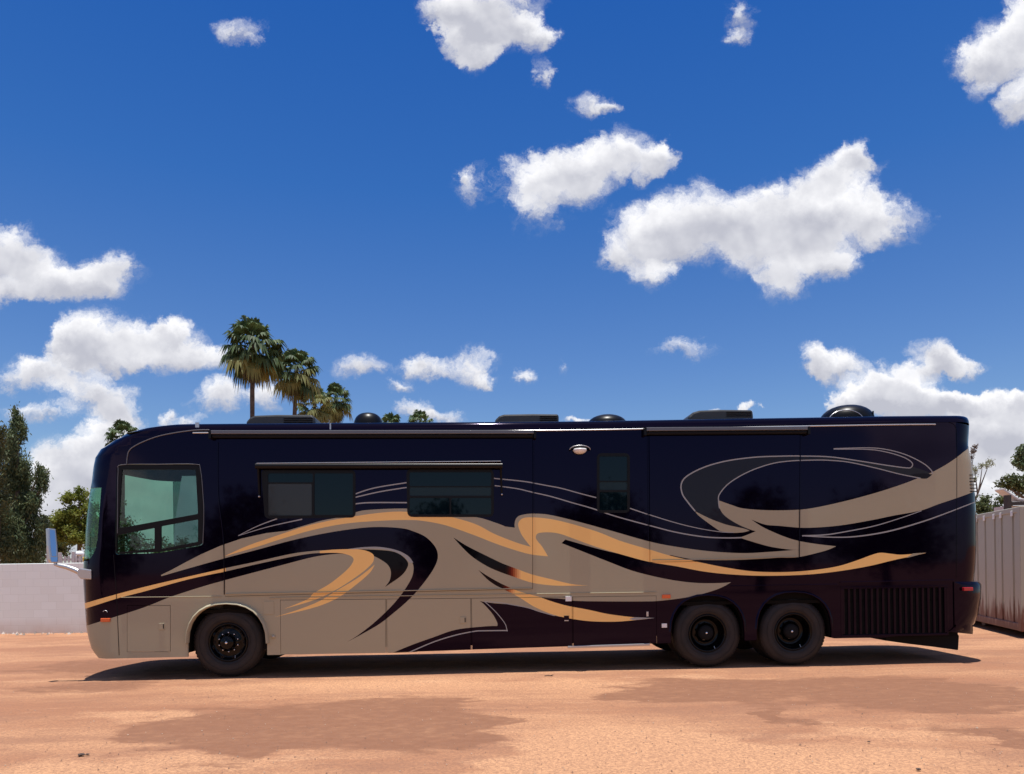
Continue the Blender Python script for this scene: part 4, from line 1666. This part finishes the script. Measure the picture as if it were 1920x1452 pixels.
zm = (zt_ + zb_) / 2
ho = mslab([-.045, .045, .06, .066, .058, -.058, -.066, -.06], [zb_, zb_, zb_ + .05, zm, zt_, zt_ + .01, zm, zb_ + .05], -.035, .035).build('mirror_head', M['alu'], mir, bevel=.012)
mslab([-.030, .030, .038, .034, -.034, -.038], [zb_ + .10, zb_ + .10, zm, zt_ - .02, zt_ - .015, zm], .034, .039).build('mirror_glass', M['mirror'], ho)
mslab([-.04, .04, .045, -.045], [zb_ + .02, zb_ + .02, zb_ + .085, zb_ + .085], .034, .039).build('spot_mirror', M['mirror'], ho)

# ------------------------------------------------------------------ white block wall
def wall_material():
    m = bpy.data.materials.new('painted_block')
    m.use_nodes = True
    nt = m.node_tree
    N, K = nt.nodes, nt.links
    b = N['Principled BSDF']
    b.inputs['Roughness'].default_value = 0.85
    tc = N.new('ShaderNodeTexCoord')
    sep = N.new('ShaderNodeSeparateXYZ')
    K.new(tc.outputs['Object'], sep.inputs[0])
    cb = N.new('ShaderNodeCombineXYZ')
    K.new(sep.outputs[0], cb.inputs[0])
    K.new(sep.outputs[2], cb.inputs[1])
    br = N.new('ShaderNodeTexBrick')
    br.inputs['Scale'].default_value = 1.0
    br.inputs['Brick Width'].default_value = 0.40
    br.inputs['Row Height'].default_value = 0.203
    br.inputs['Mortar Size'].default_value = 0.006
    br.inputs['Mortar Smooth'].default_value = 0.4
    br.inputs['Color1'].default_value = (0.88, 0.96, 0.93, 1)
    br.inputs['Color2'].default_value = (0.84, 0.91, 0.87, 1)
    br.inputs['Mortar'].default_value = (0.77, 0.84, 0.80, 1)
    K.new(cb.outputs[0], br.inputs['Vector'])
    nz = N.new('ShaderNodeTexNoise')
    nz.inputs['Scale'].default_value = 1.7
    nz.inputs['Detail'].default_value = 6
    K.new(tc.outputs['Object'], nz.inputs['Vector'])
    # dust splashed along the foot
    mr = N.new('ShaderNodeMapRange')
    mr.inputs['From Min'].default_value = 0.42
    mr.inputs['From Max'].default_value = 0.0
    K.new(sep.outputs[2], mr.inputs[0])
    mu = N.new('ShaderNodeMath')
    mu.operation = 'MULTIPLY'
    K.new(mr.outputs[0], mu.inputs[0])
    K.new(nz.outputs[0], mu.inputs[1])
    mx = N.new('ShaderNodeMix')
    mx.data_type = 'RGBA'
    K.new(mu.outputs[0], mx.inputs['Factor'])
    K.new(br.outputs[0], mx.inputs['A'])
    mx.inputs['B'].default_value = (0.52, 0.36, 0.26, 1)
    K.new(mx.outputs['Result'], b.inputs['Base Color'])
    bp = N.new('ShaderNodeBump')
    bp.inputs['Strength'].default_value = 0.25
    bp.inputs['Distance'].default_value = 0.01
    K.new(br.outputs['Fac'], bp.inputs['Height'])
    bp.invert = True
    K.new(bp.outputs[0], b.inputs['Normal'])
    return m


WY = 19.45
wall = MB()
wall.box(-34, 9.4, WY, WY + .2, -0.05, 1.83)
wo_ = wall.build('block_wall', wall_material(), bevel=.012)
tag(wo_, 'long low white painted block wall behind the coach', 'wall')
rb = MB()
rnd = random.Random(5)
for i in range(260):
    x = -20 + 16 * rnd.random()
    y = WY - .02 - .55 * rnd.random() ** 2
    r = .012 + .035 * rnd.random() ** 2
    c = Vector((x, y, 0))
    vs = [c + Vector((math.cos(a) * r * (1 + .6 * rnd.random()), math.sin(a) * r, -.02)) for a in (0, 1.2, 2.4, 3.7, 5.0)] + [c + Vector((r * .2, 0, r * 1.3))]
    rb.add(vs, [(q, (q + 1) % 5, 5) for q in range(5)], i % 2)
o = rb.build('rubble', [mat('rubble_grey', (.30, .26, .22), rough=.9), mat('rubble_pale', (.62, .55, .48), rough=.9)])
tag(o, 'broken chips and pebbles lying along the foot of the white wall', 'rubble', kind='stuff')

# ------------------------------------------------------------------ shipping container
def rust_material(name, base, rust, z0, z1, amt=1.0):
    m = bpy.data.materials.new(name)
    m.use_nodes = True
    nt = m.node_tree
    N, K = nt.nodes, nt.links
    b = N['Principled BSDF']
    b.inputs['Roughness'].default_value = 0.6
    tc = N.new('ShaderNodeTexCoord')
    sep = N.new('ShaderNodeSeparateXYZ')
    K.new(tc.outputs['Object'], sep.inputs[0])
    mp = N.new('ShaderNodeMapping')
    mp.inputs['Scale'].default_value = (5, 5, .6)
    K.new(tc.outputs['Object'], mp.inputs[0])
    nz = N.new('ShaderNodeTexNoise')
    nz.inputs['Scale'].default_value = 2.0
    nz.inputs['Detail'].default_value = 7
    nz.inputs['Roughness'].default_value = .65
    K.new(mp.outputs[0], nz.inputs['Vector'])
    mr = N.new('ShaderNodeMapRange')
    mr.inputs['From Min'].default_value = z1
    mr.inputs['From Max'].default_value = z0
    mr.inputs['To Max'].default_value = .42
    K.new(sep.outputs[2], mr.inputs[0])
    ad = N.new('ShaderNodeMath')
    ad.operation = 'ADD'
    K.new(mr.outputs[0], ad.inputs[0])
    K.new(nz.outputs[0], ad.inputs[1])
    r2 = N.new('ShaderNodeMapRange')
    r2.inputs['From Min'].default_value = .62
    r2.inputs['From Max'].default_value = .80
    r2.inputs['To Max'].default_value = amt
    K.new(ad.outputs[0], r2.inputs[0])
    mx = N.new('ShaderNodeMix')
    mx.data_type = 'RGBA'
    K.new(r2.outputs[0], mx.inputs['Factor'])
    mx.inputs['A'].default_value = (*base, 1)
    mx.inputs['B'].default_value = (*rust, 1)
    K.new(mx.outputs['Result'], b.inputs['Base Color'])
    return m


CA = Vector((10.12, 14.72, 0))
CD = Vector((0.81, 2.8, 0)).normalized()
cang = math.atan2(-CD.x, CD.y)      # local +Y runs away along the side
cont = empty('shipping_container', CA, cang)
tag(cont, 'faded beige steel shipping container with rusty foot behind the coach tail', 'container')
M['cont'] = rust_material('container_paint', (.43, .42, .335), (.16, .065, .04), .15, .9)
M['contrust'] = rust_material('container_rail', (.30, .20, .17), (.12, .05, .035), .1, .6)


def face_t(px):
    """distance along the container side seen at photo column px"""
    u, _ = ray(px, 1100)
    # CA + t*CD  with X = u*Y
    return (u * CA.y - CA.x) / (CD.x - u * CD.y)


grooves = [face_t(p) for p in (1899, 1878, 1865, 1847)]
gl = [g for g in grooves]
while gl[-1] < 5.6: gl.append(gl[-1] + .55)
ZB, ZT = 0.13, 2.62
mb = MB()
prof = [(0.10, 0.0)]
for g in gl:
    prof += [(g - .055, 0.0), (g - .025, .065), (g + .025, .065), (g + .055, 0.0)]
prof.append((6.0, 0.0))
vs = []
for (t, dpt) in prof:
    vs += [(dpt + .02, t, ZB + .14), (dpt + .02, t, ZT - .10)]
mb.add(vs, [(2 * i + 1, 2 * i, 2 * i + 2, 2 * i + 3) for i in range(len(prof) - 1)][::1])
mb.box(.08, 2.36, .02, 6.0, ZB + .1, ZT - .03)
mb.build('side_panel', M['cont'], cont)
mb = MB()
mb.box(0.0, 2.44, 0.005, 6.06, ZT - .11, ZT)
mb.build('top_rail', M['cont'], cont, bevel=.01)
mb = MB()
mb.box(0.0, 2.44, 0.005, 6.06, ZB, ZB + .15)
mb.build('bottom_rail', M['contrust'], cont, bevel=.01)
for y in (0.0, 5.9):
    mb = MB()
    mb.box(-.006, .16, y, y + .16, ZB - .002, ZT + .003)
    mb.build('corner_post', M['cont'], cont, bevel=.01)
for g in gl[:6]:
    mb = MB()
    mb.box(-.012, .012, g - .05, g + .05, ZT - .17, ZT - .06)
    mb.build('lashing_cleat', M['white'], cont, bevel=.004)
for y in (.2, 3.0, 5.6):
    mb = MB()
    mb.box(.25, 2.2, y, y + .25, 0.0, ZB - .001)
    mb.build('support_block', M['contrust'], cont)


# ------------------------------------------------------------------ vegetation
def leaf_mat(name, c1, c2, trans=.25, vs=1.2):
    m = bpy.data.materials.new(name)
    m.use_nodes = True
    nt = m.node_tree
    N, K = nt.nodes, nt.links
    b = N['Principled BSDF']
    b.inputs['Roughness'].default_value = .6
    b.inputs['Specular IOR Level'].default_value = .25
    tc = N.new('ShaderNodeTexCoord')
    nz = N.new('ShaderNodeTexNoise')
    nz.inputs['Scale'].default_value = vs
    nz.inputs['Detail'].default_value = 6
    nz.inputs['Roughness'].default_value = .7
    K.new(tc.outputs['Object'], nz.inputs['Vector'])
    mr = N.new('ShaderNodeMapRange')
    mr.inputs['From Min'].default_value = .36
    mr.inputs['From Max'].default_value = .64
    K.new(nz.outputs[0], mr.inputs[0])
    mx = N.new('ShaderNodeMix')
    mx.data_type = 'RGBA'
    mx.inputs['A'].default_value = (*c1, 1)
    mx.inputs['B'].default_value = (*c2, 1)
    K.new(mr.outputs[0], mx.inputs['Factor'])
    K.new(mx.outputs['Result'], b.inputs['Base Color'])
    tr = N.new('ShaderNodeBsdfTranslucent')
    K.new(mx.outputs['Result'], tr.inputs[0])
    ms = N.new('ShaderNodeMixShader')
    ms.inputs[0].default_value = trans
    o = N['Material Output']
    K.new(b.outputs[0], ms.inputs[1])
    K.new(tr.outputs[0], ms.inputs[2])
    K.new(ms.outputs[0], o.inputs[0])
    return m


BARK = mat('bark', (.11, .08, .06), rough=.9, var=(.17, .13, .10), vscale=5)


def tree(name, label, blobs, Y, lm, trunk_px, base_r=.18, leaf=.12, dens=1.0, group=None, cat='tree', up=0.0, seed=1, hollow=.42):
    """blobs: (px, py, rx, ry) foliage masses at distance Y"""
    rnd = random.Random(seed)
    base = at(trunk_px, 1100, Y)
    base.z = -0.012
    root = empty(name, base)
    tag(root, label, cat, group)
    mb = MB()
    k = Y / F
    for (px, py, rx, ry) in blobs:
        c = at(px, py, Y) - base
        c.y += (rnd.random() - .5) * rx * k * .8
        ax, az = rx * k, ry * k
        n = int(dens * 3000 * (ax * az) / (leaf / .12) ** 2) + 60
        # clumps on the blob
        ncl = max(8, int(14 * ax * az / .6))
        cl = []
        for _ in range(ncl):
            while True:
                d = Vector((rnd.uniform(-1, 1), rnd.uniform(-1, 1), rnd.uniform(-1, 1)))
                if .01 < d.length < 1: break
            d.normalize()
            rr = hollow + (1.0 - hollow) * rnd.random()
            cl.append((Vector((d.x * ax, d.y * ax, d.z * az)) * rr, d))
        for _ in range(n):
            cc, d = rnd.choice(cl)
            sp = min(ax, az) * .24 + leaf * .7
            p = c + cc + Vector((rnd.gauss(0, sp * .55), rnd.gauss(0, sp * .55), rnd.gauss(0, sp * (.5 + up * .6))))
            L_ = leaf * (.6 + .8 * rnd.random())
            W_ = L_ * (.45 if not up else .3)
            ax1 = Vector((rnd.gauss(0, 1), rnd.gauss(0, 1), rnd.gauss(0, 1) * (1 - up * .3) + up * 2.2)).normalized()
            ax2 = ax1.cross(Vector((rnd.gauss(0, 1), rnd.gauss(0, 1), rnd.gauss(0, 1)))).normalized()
            a_ = p - ax1 * L_ * .5
            b_ = p + ax1 * L_ * .5
            mb.add([a_, p + ax2 * W_ * .5, b_, p - ax2 * W_ * .5], [(0, 1, 2, 3)], 0)
    mb.build('crown', lm, root)
    # trunk and limbs
    tb = MB()
    cs = [at(px, py, Y) - base for px, py, _, _ in blobs]
    top = max(cs, key=lambda v: v.z)
    low = min(cs, key=lambda v: v.z)
    mid = Vector((low.x * .3, 0, low.z * .55))
    tb.tube([(0, 0, 0), mid * .5, mid, (mid + top) / 2, top], [base_r, base_r * .85, base_r * .7, base_r * .4, base_r * .08], 8)
    for c in cs:
        if (c - top).length < .05: continue
        s_ = mid.lerp(top, min(.7, max(0, (c.z - mid.z) / max(top.z - mid.z, .1) * .6)))
        tb.tube([s_, s_.lerp(c, .5) + Vector((0, 0, -.1)), c], [base_r * .4, base_r * .25, base_r * .06], 6)
    tb.build('trunk', BARK, root)
    return root


CYP = leaf_mat('cypress_leaves', (.034, .066, .030), (.17, .21, .095), .18, 2.6)
CYP2 = leaf_mat('cypress_pale_leaves', (.07, .09, .035), (.13, .14, .06), .15, 1.6)
MESQ = leaf_mat('mesquite_leaves', (.12, .16, .02), (.27, .29, .06), .35, 1.4)
OLIVE = leaf_mat('olive_leaves', (.055, .075, .025), (.13, .15, .055), .2, 1.4)
PALE = leaf_mat('palo_leaves', (.22, .24, .13), (.32, .32, .20), .3, 1.4)

tree('cypress_tree', 'tallest dark green cypress with a pointed top at the left edge behind the white wall',
     [(31, 792, 7, 22), (33, 815, 12, 26), (31, 845, 18, 32), (29, 882, 24, 38), (24, 925, 33, 46), (30, 980, 38, 48), (34, 1030, 40, 40), (72, 893, 13, 17), (78, 912, 9, 10), (66, 945, 17, 26), (70, 1000, 18, 40)], 31.0, CYP, 36, .2, .13, 4.0, up=.8, seed=2)
tree('cypress_tree', 'paler green conifer at the far left edge beside the dark cypress',
     [(-2, 820, 10, 26), (-8, 870, 20, 45), (-10, 940, 26, 50), (-4, 1010, 22, 50)], 29.5, CYP2, -8, .2, .14, 2.2, up=.7, seed=3)
tree('mesquite_tree', 'bright yellow-green bushy tree between the cypress and the coach front',
     [(138, 950, 22, 26), (122, 975, 22, 24), (155, 960, 24, 34), (135, 995, 34, 24), (165, 1000, 28, 34), (108, 990, 16, 18), (148, 928, 12, 12)], 33.0, MESQ, 142, .16, .12, 1.9, seed=4)
tree('olive_tree', 'low dull green tree filling the gap between the cypress and the yellow-green tree',
     [(92, 985, 18, 22), (100, 1015, 22, 26), (78, 1030, 26, 26), (125, 1025, 26, 20)], 36.0, OLIVE, 96, .14, .15, 1.2, seed=5)
tree('olive_tree', 'dark green tree seen through the coach windshield', [(205, 985, 26, 50), (235, 1010, 30, 40), (185, 1010, 20, 40)], 37.0, OLIVE, 212, .16, .16, 1.0, seed=6)
for i, (px, lab) in enumerate(((300, 'dark green shrub glimpsed through the lower cab side window'), (352, 'second dark green shrub glimpsed through the rear lower cab window'))):
    tree('olive_tree', lab, [(px, 1035, 34, 22), (px + 22, 1045, 24, 22)], 35.0, OLIVE, px, .12, .16, 1.0, seed=20 + i)
tree('olive_tree', 'round bush showing just above the container beside the coach tail',
     [(1838, 952, 12, 14), (1858, 942, 20, 18), (1845, 965, 22, 18), (1875, 955, 16, 16)], 30.0, OLIVE, 1852, .12, .14, 1.2, seed=7)
tree('olive_tree', 'grey-green spreading tree at the right edge above the container',
     [(1880, 905, 12, 14), (1900, 912, 22, 20), (1925, 905, 30, 28), (1950, 900, 34, 34)], 33.0, OLIVE, 1935, .2, .14, 1.3, seed=8)
tree('ficus_tree', 'dark rounded tree top cut by the right edge of the picture',
     [(1920, 862, 16, 26), (1945, 860, 30, 34), (1909, 846, 3, 10), (1918, 843, 3, 9)], 38.0, CYP, 1950, .22, .15, 1.6, seed=9)
tree('palo_verde_tree', 'thin pale tree with sparse wispy branches beside the coach tail',
     [(1856, 866, 9, 8), (1842, 872, 9, 6), (1828, 880, 9, 9), (1824, 900, 8, 8)], 34.0, PALE, 1800, .1, .08, .45, seed=10, hollow=.2)
tree('dead_stalk', 'dry bare flower stalk rising beside the coach tail', [(1828, 838, 3, 5), (1824, 848, 5, 6), (1819, 860, 4, 6)], 33.0,
     leaf_mat('dry_leaves', (.14, .11, .09), (.22, .18, .15)), 1804, .05, .09, 1.0, cat='plant', seed=11, hollow=.1)

# palms
PG = leaf_mat('palm_green', (.028, .055, .020), (.10, .15, .055), .18, .8)
PY = leaf_mat('palm_yellowing', (.15, .17, .055), (.28, .28, .10), .3, .8)
PD = leaf_mat('palm_dead', (.040, .040, .024), (.11, .105, .055), .1, .9)


def palm(label, tx, cx, cyp, Y, size, nleaf=36, dead=26, yellow=.35, seed=1, skirt=1.0, ttop=None):
    rnd = random.Random(seed)
    base = at(tx, 1100, Y)
    base.z = -.012
    root = empty('palm_tree', base)
    tag(root, label, 'palm tree', 'tall fan palms standing beyond the coach')
    c = at(cx, cyp, Y) - base
    t = MB()
    n = 14
    pts = [Vector((c.x * (i / n) ** 2, 0, c.z * i / n)) for i in range(n + 1)]
    t.tube(pts, [.22 - .06 * i / n + .012 * (i % 2) for i in range(n + 1)], 12)
    t.build('trunk', mat('palm_bark', (.045, .038, .034), rough=.9, var=(.09, .075, .065), vscale=3) if 'palm_bark' not in bpy.data.materials else bpy.data.materials['palm_bark'], root)

    def fan(mb, az, el, rad, pet, mi, droop, nb=18):
        d = Vector((math.cos(az) * math.cos(el), math.sin(az) * math.cos(el), math.sin(el)))
        tip = c + d * pet + Vector((0, 0, -droop * pet * .35))
        side = Vector((-math.sin(az), math.cos(az), 0))
        upv = side.cross(d)
        # petiole
        w = .02 * size
        mb.add([c - side * w, c + side * w, tip + side * w * .5, tip - side * w * .5], [(0, 1, 2, 3)], mi)
        tilt = rnd.uniform(-.3, .3)
        for b in range(nb):
            a = (b / (nb - 1) - .5) * 2 * 1.9
            bd = (d * math.cos(a) + (side * math.cos(tilt) + upv * math.sin(tilt)) * math.sin(a)).normalized()
            bl = rad * (1 - .22 * abs(a) / 1.9) * rnd.uniform(.85, 1.08)
            p0 = tip
            p1 = tip + bd * bl * .55 + Vector((0, 0, -droop * bl * .12))
            p2 = tip + bd * bl * (1 - .18 * droop) + Vector((rnd.uniform(-.1, .1) * bl, 0, -droop * bl * .85 - rnd.random() * .18 * bl))
            wv = bd.cross(d)
            if wv.length < .1: wv = side
            wv = (wv.normalized() + Vector((rnd.uniform(-.4, .4), rnd.uniform(-.4, .4), rnd.uniform(-.4, .4)))).normalized()
            ww = wv.cross(bd).normalized() * rad * .085
            mb.add([p0, p1 + ww, p1 - ww, p2], [(0, 1, 2), (1, 3, 2)], mi)

    g = MB()
    for i in range(nleaf):
        f = i / nleaf
        el = R(84 - 132 * f + rnd.uniform(-9, 9))
        az = i * 2.39996 + rnd.uniform(-.2, .2)
        mi = 1 if (f > 1 - yellow and rnd.random() < .75) else 0
        fan(g, az, el, size * rnd.uniform(.82, 1.0) * .62, size * rnd.uniform(.50, .66), mi, .25 + .75 * f)
    g.build('crown', [PG, PY], root)
    s_ = MB()
    for i in range(dead):
        f = i / max(dead, 1)
        az = i * 2.39996 + .5
        el = R(-45 - 38 * f + rnd.uniform(-6, 6))
        fan(s_, az, el, size * .50 * skirt, size * (.30 + .40 * f * skirt), 0 if rnd.random() < .7 else 1, .9, 12)
    s_.build('dead_skirt', [PD, PY], root)
    return root


palm('tallest fan palm, leftmost of the palms behind the coach roof', 476, 473, 648, 60, 2.65, 46, 16, .14, 1, .75)
palm('second fan palm with yellow lower fronds just right of the tallest one', 549, 556, 694, 66, 2.3, 40, 16, .38, 2, .85)
palm('short yellowish fan palm between the second palm and the rightmost small one', 588, 590, 758, 74, 2.1, 32, 16, .7, 3, .9)
palm('small green fan palm, rightmost of the close palm cluster', 625, 629, 748, 78, 1.95, 32, 20, .35, 4)
palm('palm top barely showing over the roof, left one of the low pair', 733, 733, 800, 92, 2.0, 30, 10, .2, 5)
palm('palm top barely showing over the roof, right one of the low pair', 788, 788, 794, 92, 2.0, 30, 10, .2, 6)
palm('spiky palm top poking over the curved front of the coach roof', 230, 231, 818, 62, 1.55, 34, 10, .2, 7)

# ------------------------------------------------------------------ structures behind the wall
M['pale'] = mat('pale_render', (.62, .60, .58), rough=.8, var=(.52, .50, .48), vscale=1.0)
M['darkwood'] = mat('dark_timber', (.05, .045, .04), rough=.8)
M['greyroof'] = mat('grey_roof', (.30, .29, .29), rough=.8)


def zof(py, px, Y): return at(px, py, Y).z


Yf = 26.0
b0 = at(88, 1100, Yf)
fence = empty('picket_fence', (b0.x, Yf, -.012))
tag(fence, 'pale picket fence just beyond the white wall under the yellow-green tree', 'fence')
for px, py in ((91, 1026), (112, 1036), (138, 1034), (158, 1040), (180, 1036)):
    p = at(px, py, Yf)
    mb = MB()
    mb.box(p.x - b0.x - .05, p.x - b0.x + .05, -.05, .05, 0, p.z)
    mb.build('post', M['pale'], fence, bevel=.01)
mb = MB()
z0 = at(120, 1049, Yf).z
x1 = at(182, 1049, Yf).x - b0.x
for z in (z0, z0 - .5):
    mb.box(.05, x1, -.02, .02, z - .04, z + .04)
mb.build('rail', M['pale'], fence)
mb = MB()
x = .12
while x < x1:
    mb.box(x, x + .07, -.045, -.021, .1, z0 + .12)
    x += .13
mb.build('picket', M['pale'], fence)
p = at(149, 1041, 27.5)
can = empty('garden_canopy', (p.x, 27.5, -.012))  # small pale canopy on a post, gives no light
tag(can, 'small pale domed canopy on a post beyond the white wall', 'garden canopy')
mb = MB()
mb.tube([(0, 0, 0), (0, 0, p.z)], .04, 8)
mb.build('post', M['pale'], can)
mb = MB()
mb.lathe([(.0, .17), (.08, .16), (.14, .10), (.17, .02), (.15, 0), (0, 0)], (0, 0, p.z), axis='z', seg=20)
mb.build('canopy_top', M['white'], can)

Yh = 27.0
hx0, hx1 = at(1872, 930, Yh).x, at(2000, 930, Yh).x
house = empty('house', (hx0, Yh, -.012))
tag(house, 'small grey building with a white sloping roof behind the container', 'building')
mb = MB()
mb.box(.35, hx1 - hx0, 0, .8, 0, zof(948, 1905, Yh))
mb.build('wall', M['pale'], house)
mb = MB()
rp = [at(1877, 915, Yh), at(1906, 934, Yh), at(1940, 938, Yh), at(1940, 942, Yh), at(1905, 938.5, Yh), at(1876, 918.5, Yh)]
mb.prism([(q.x - hx0, q.z) for q in rp], -.12, .35)
mb.build('roof', M['pale'], house, bevel=.02)
mb = MB()
q0, q1 = at(1893, 941, Yh - .2), at(1940, 946, Yh - .2)
mb.box(q0.x - hx0, q1.x - hx0, -.2, -.02, q1.z, q0.z)
mb.build('fascia', M['darkwood'], house)
mb = MB()
q0, q1 = at(1881, 929, Yh - .2), at(1888, 950, Yh - .2)
mb.box(q0.x - hx0, q1.x - hx0, -.45, -.21, 0, q0.z)
mb.build('downpipe_box', M['darkwood'], house)

# ------------------------------------------------------------------ little things on the dirt
def clod(label, px, py, r, mt, seed, name='stone', cat='stone', flat=.5):
    rnd = random.Random(seed)
    import bmesh
    bm = bmesh.new()
    bmesh.ops.create_icosphere(bm, subdivisions=2, radius=r)
    for v in bm.verts:
        n_ = noise.noise(v.co * (1.6 / r) + Vector((seed, 0, 0)))
        v.co *= 1 + .35 * n_
        v.co.z *= flat
        v.co.x *= 1.4
    me = bpy.data.meshes.new(name)
    bm.to_mesh(me)
    bm.free()
    me.materials.append(mt)
    o = bpy.data.objects.new(name, me)
    COL.objects.link(o)
    gx, gy = G(px, py)
    o.location = (gx, gy, r * flat * .4)
    tag(o, label, cat)
    return o


DS = mat('dark_clod', (.07, .045, .035), rough=.9)
clod('dark clod of earth lying near the bottom left of the dirt lot', 152, 1416, .022, DS, 1)
clod('smaller dark clod right beside the clod at the bottom left', 164, 1415, .014, DS, 2)
clod('little brown stone alone at the lower right of the dirt lot', 1722, 1443, .015, DS, 3)
clod('dark pebble on the sand below the rear wheels', 1629, 1391, .010, DS, 4)
tw = MB()
gx, gy = G(1030, 1268)
tw.tube([(-.07, 0, .008), (-.02, .01, .014), (.03, -.004, .010), (.06, .008, .02)], [.006, .007, .006, .003], 6)
tw.tube([(.02, 0, .012), (.05, -.03, .03)], [.005, .002], 6)
o = tw.build('twig', DS)
o.location = (gx, gy, -.005)
tag(o, 'short dark twig on the dirt in front of the middle of the coach', 'twig')

# ------------------------------------------------------------------ trees across the lot, mirrored in the paint
DKT = leaf_mat('dense_dark_leaves', (.02, .03, .015), (.05, .065, .03), .05, .6)
for i, (x, y, k) in enumerate(((-21, -19, 1.0), (-11.5, -17, .8), (-1.5, -21, .72), (7.5, -18, .95), (15.5, -16, .8), (25, -20, 1.1))):
    rt_ = tree('shade_tree', 'broad dark tree behind the viewer, seen only as a reflection in the coach paint',
               [(960 - 60 * k, 985, 90 * k, 75 * k), (960 + 70 * k, 1000, 85 * k, 70 * k), (960, 930, 80 * k, 60 * k), (960, 1040, 130 * k, 55)], 32.0, DKT, 960, .3, .34, .9, 'shade trees across the lot', seed=40 + i)
    rt_.location = (x, y, -.012)
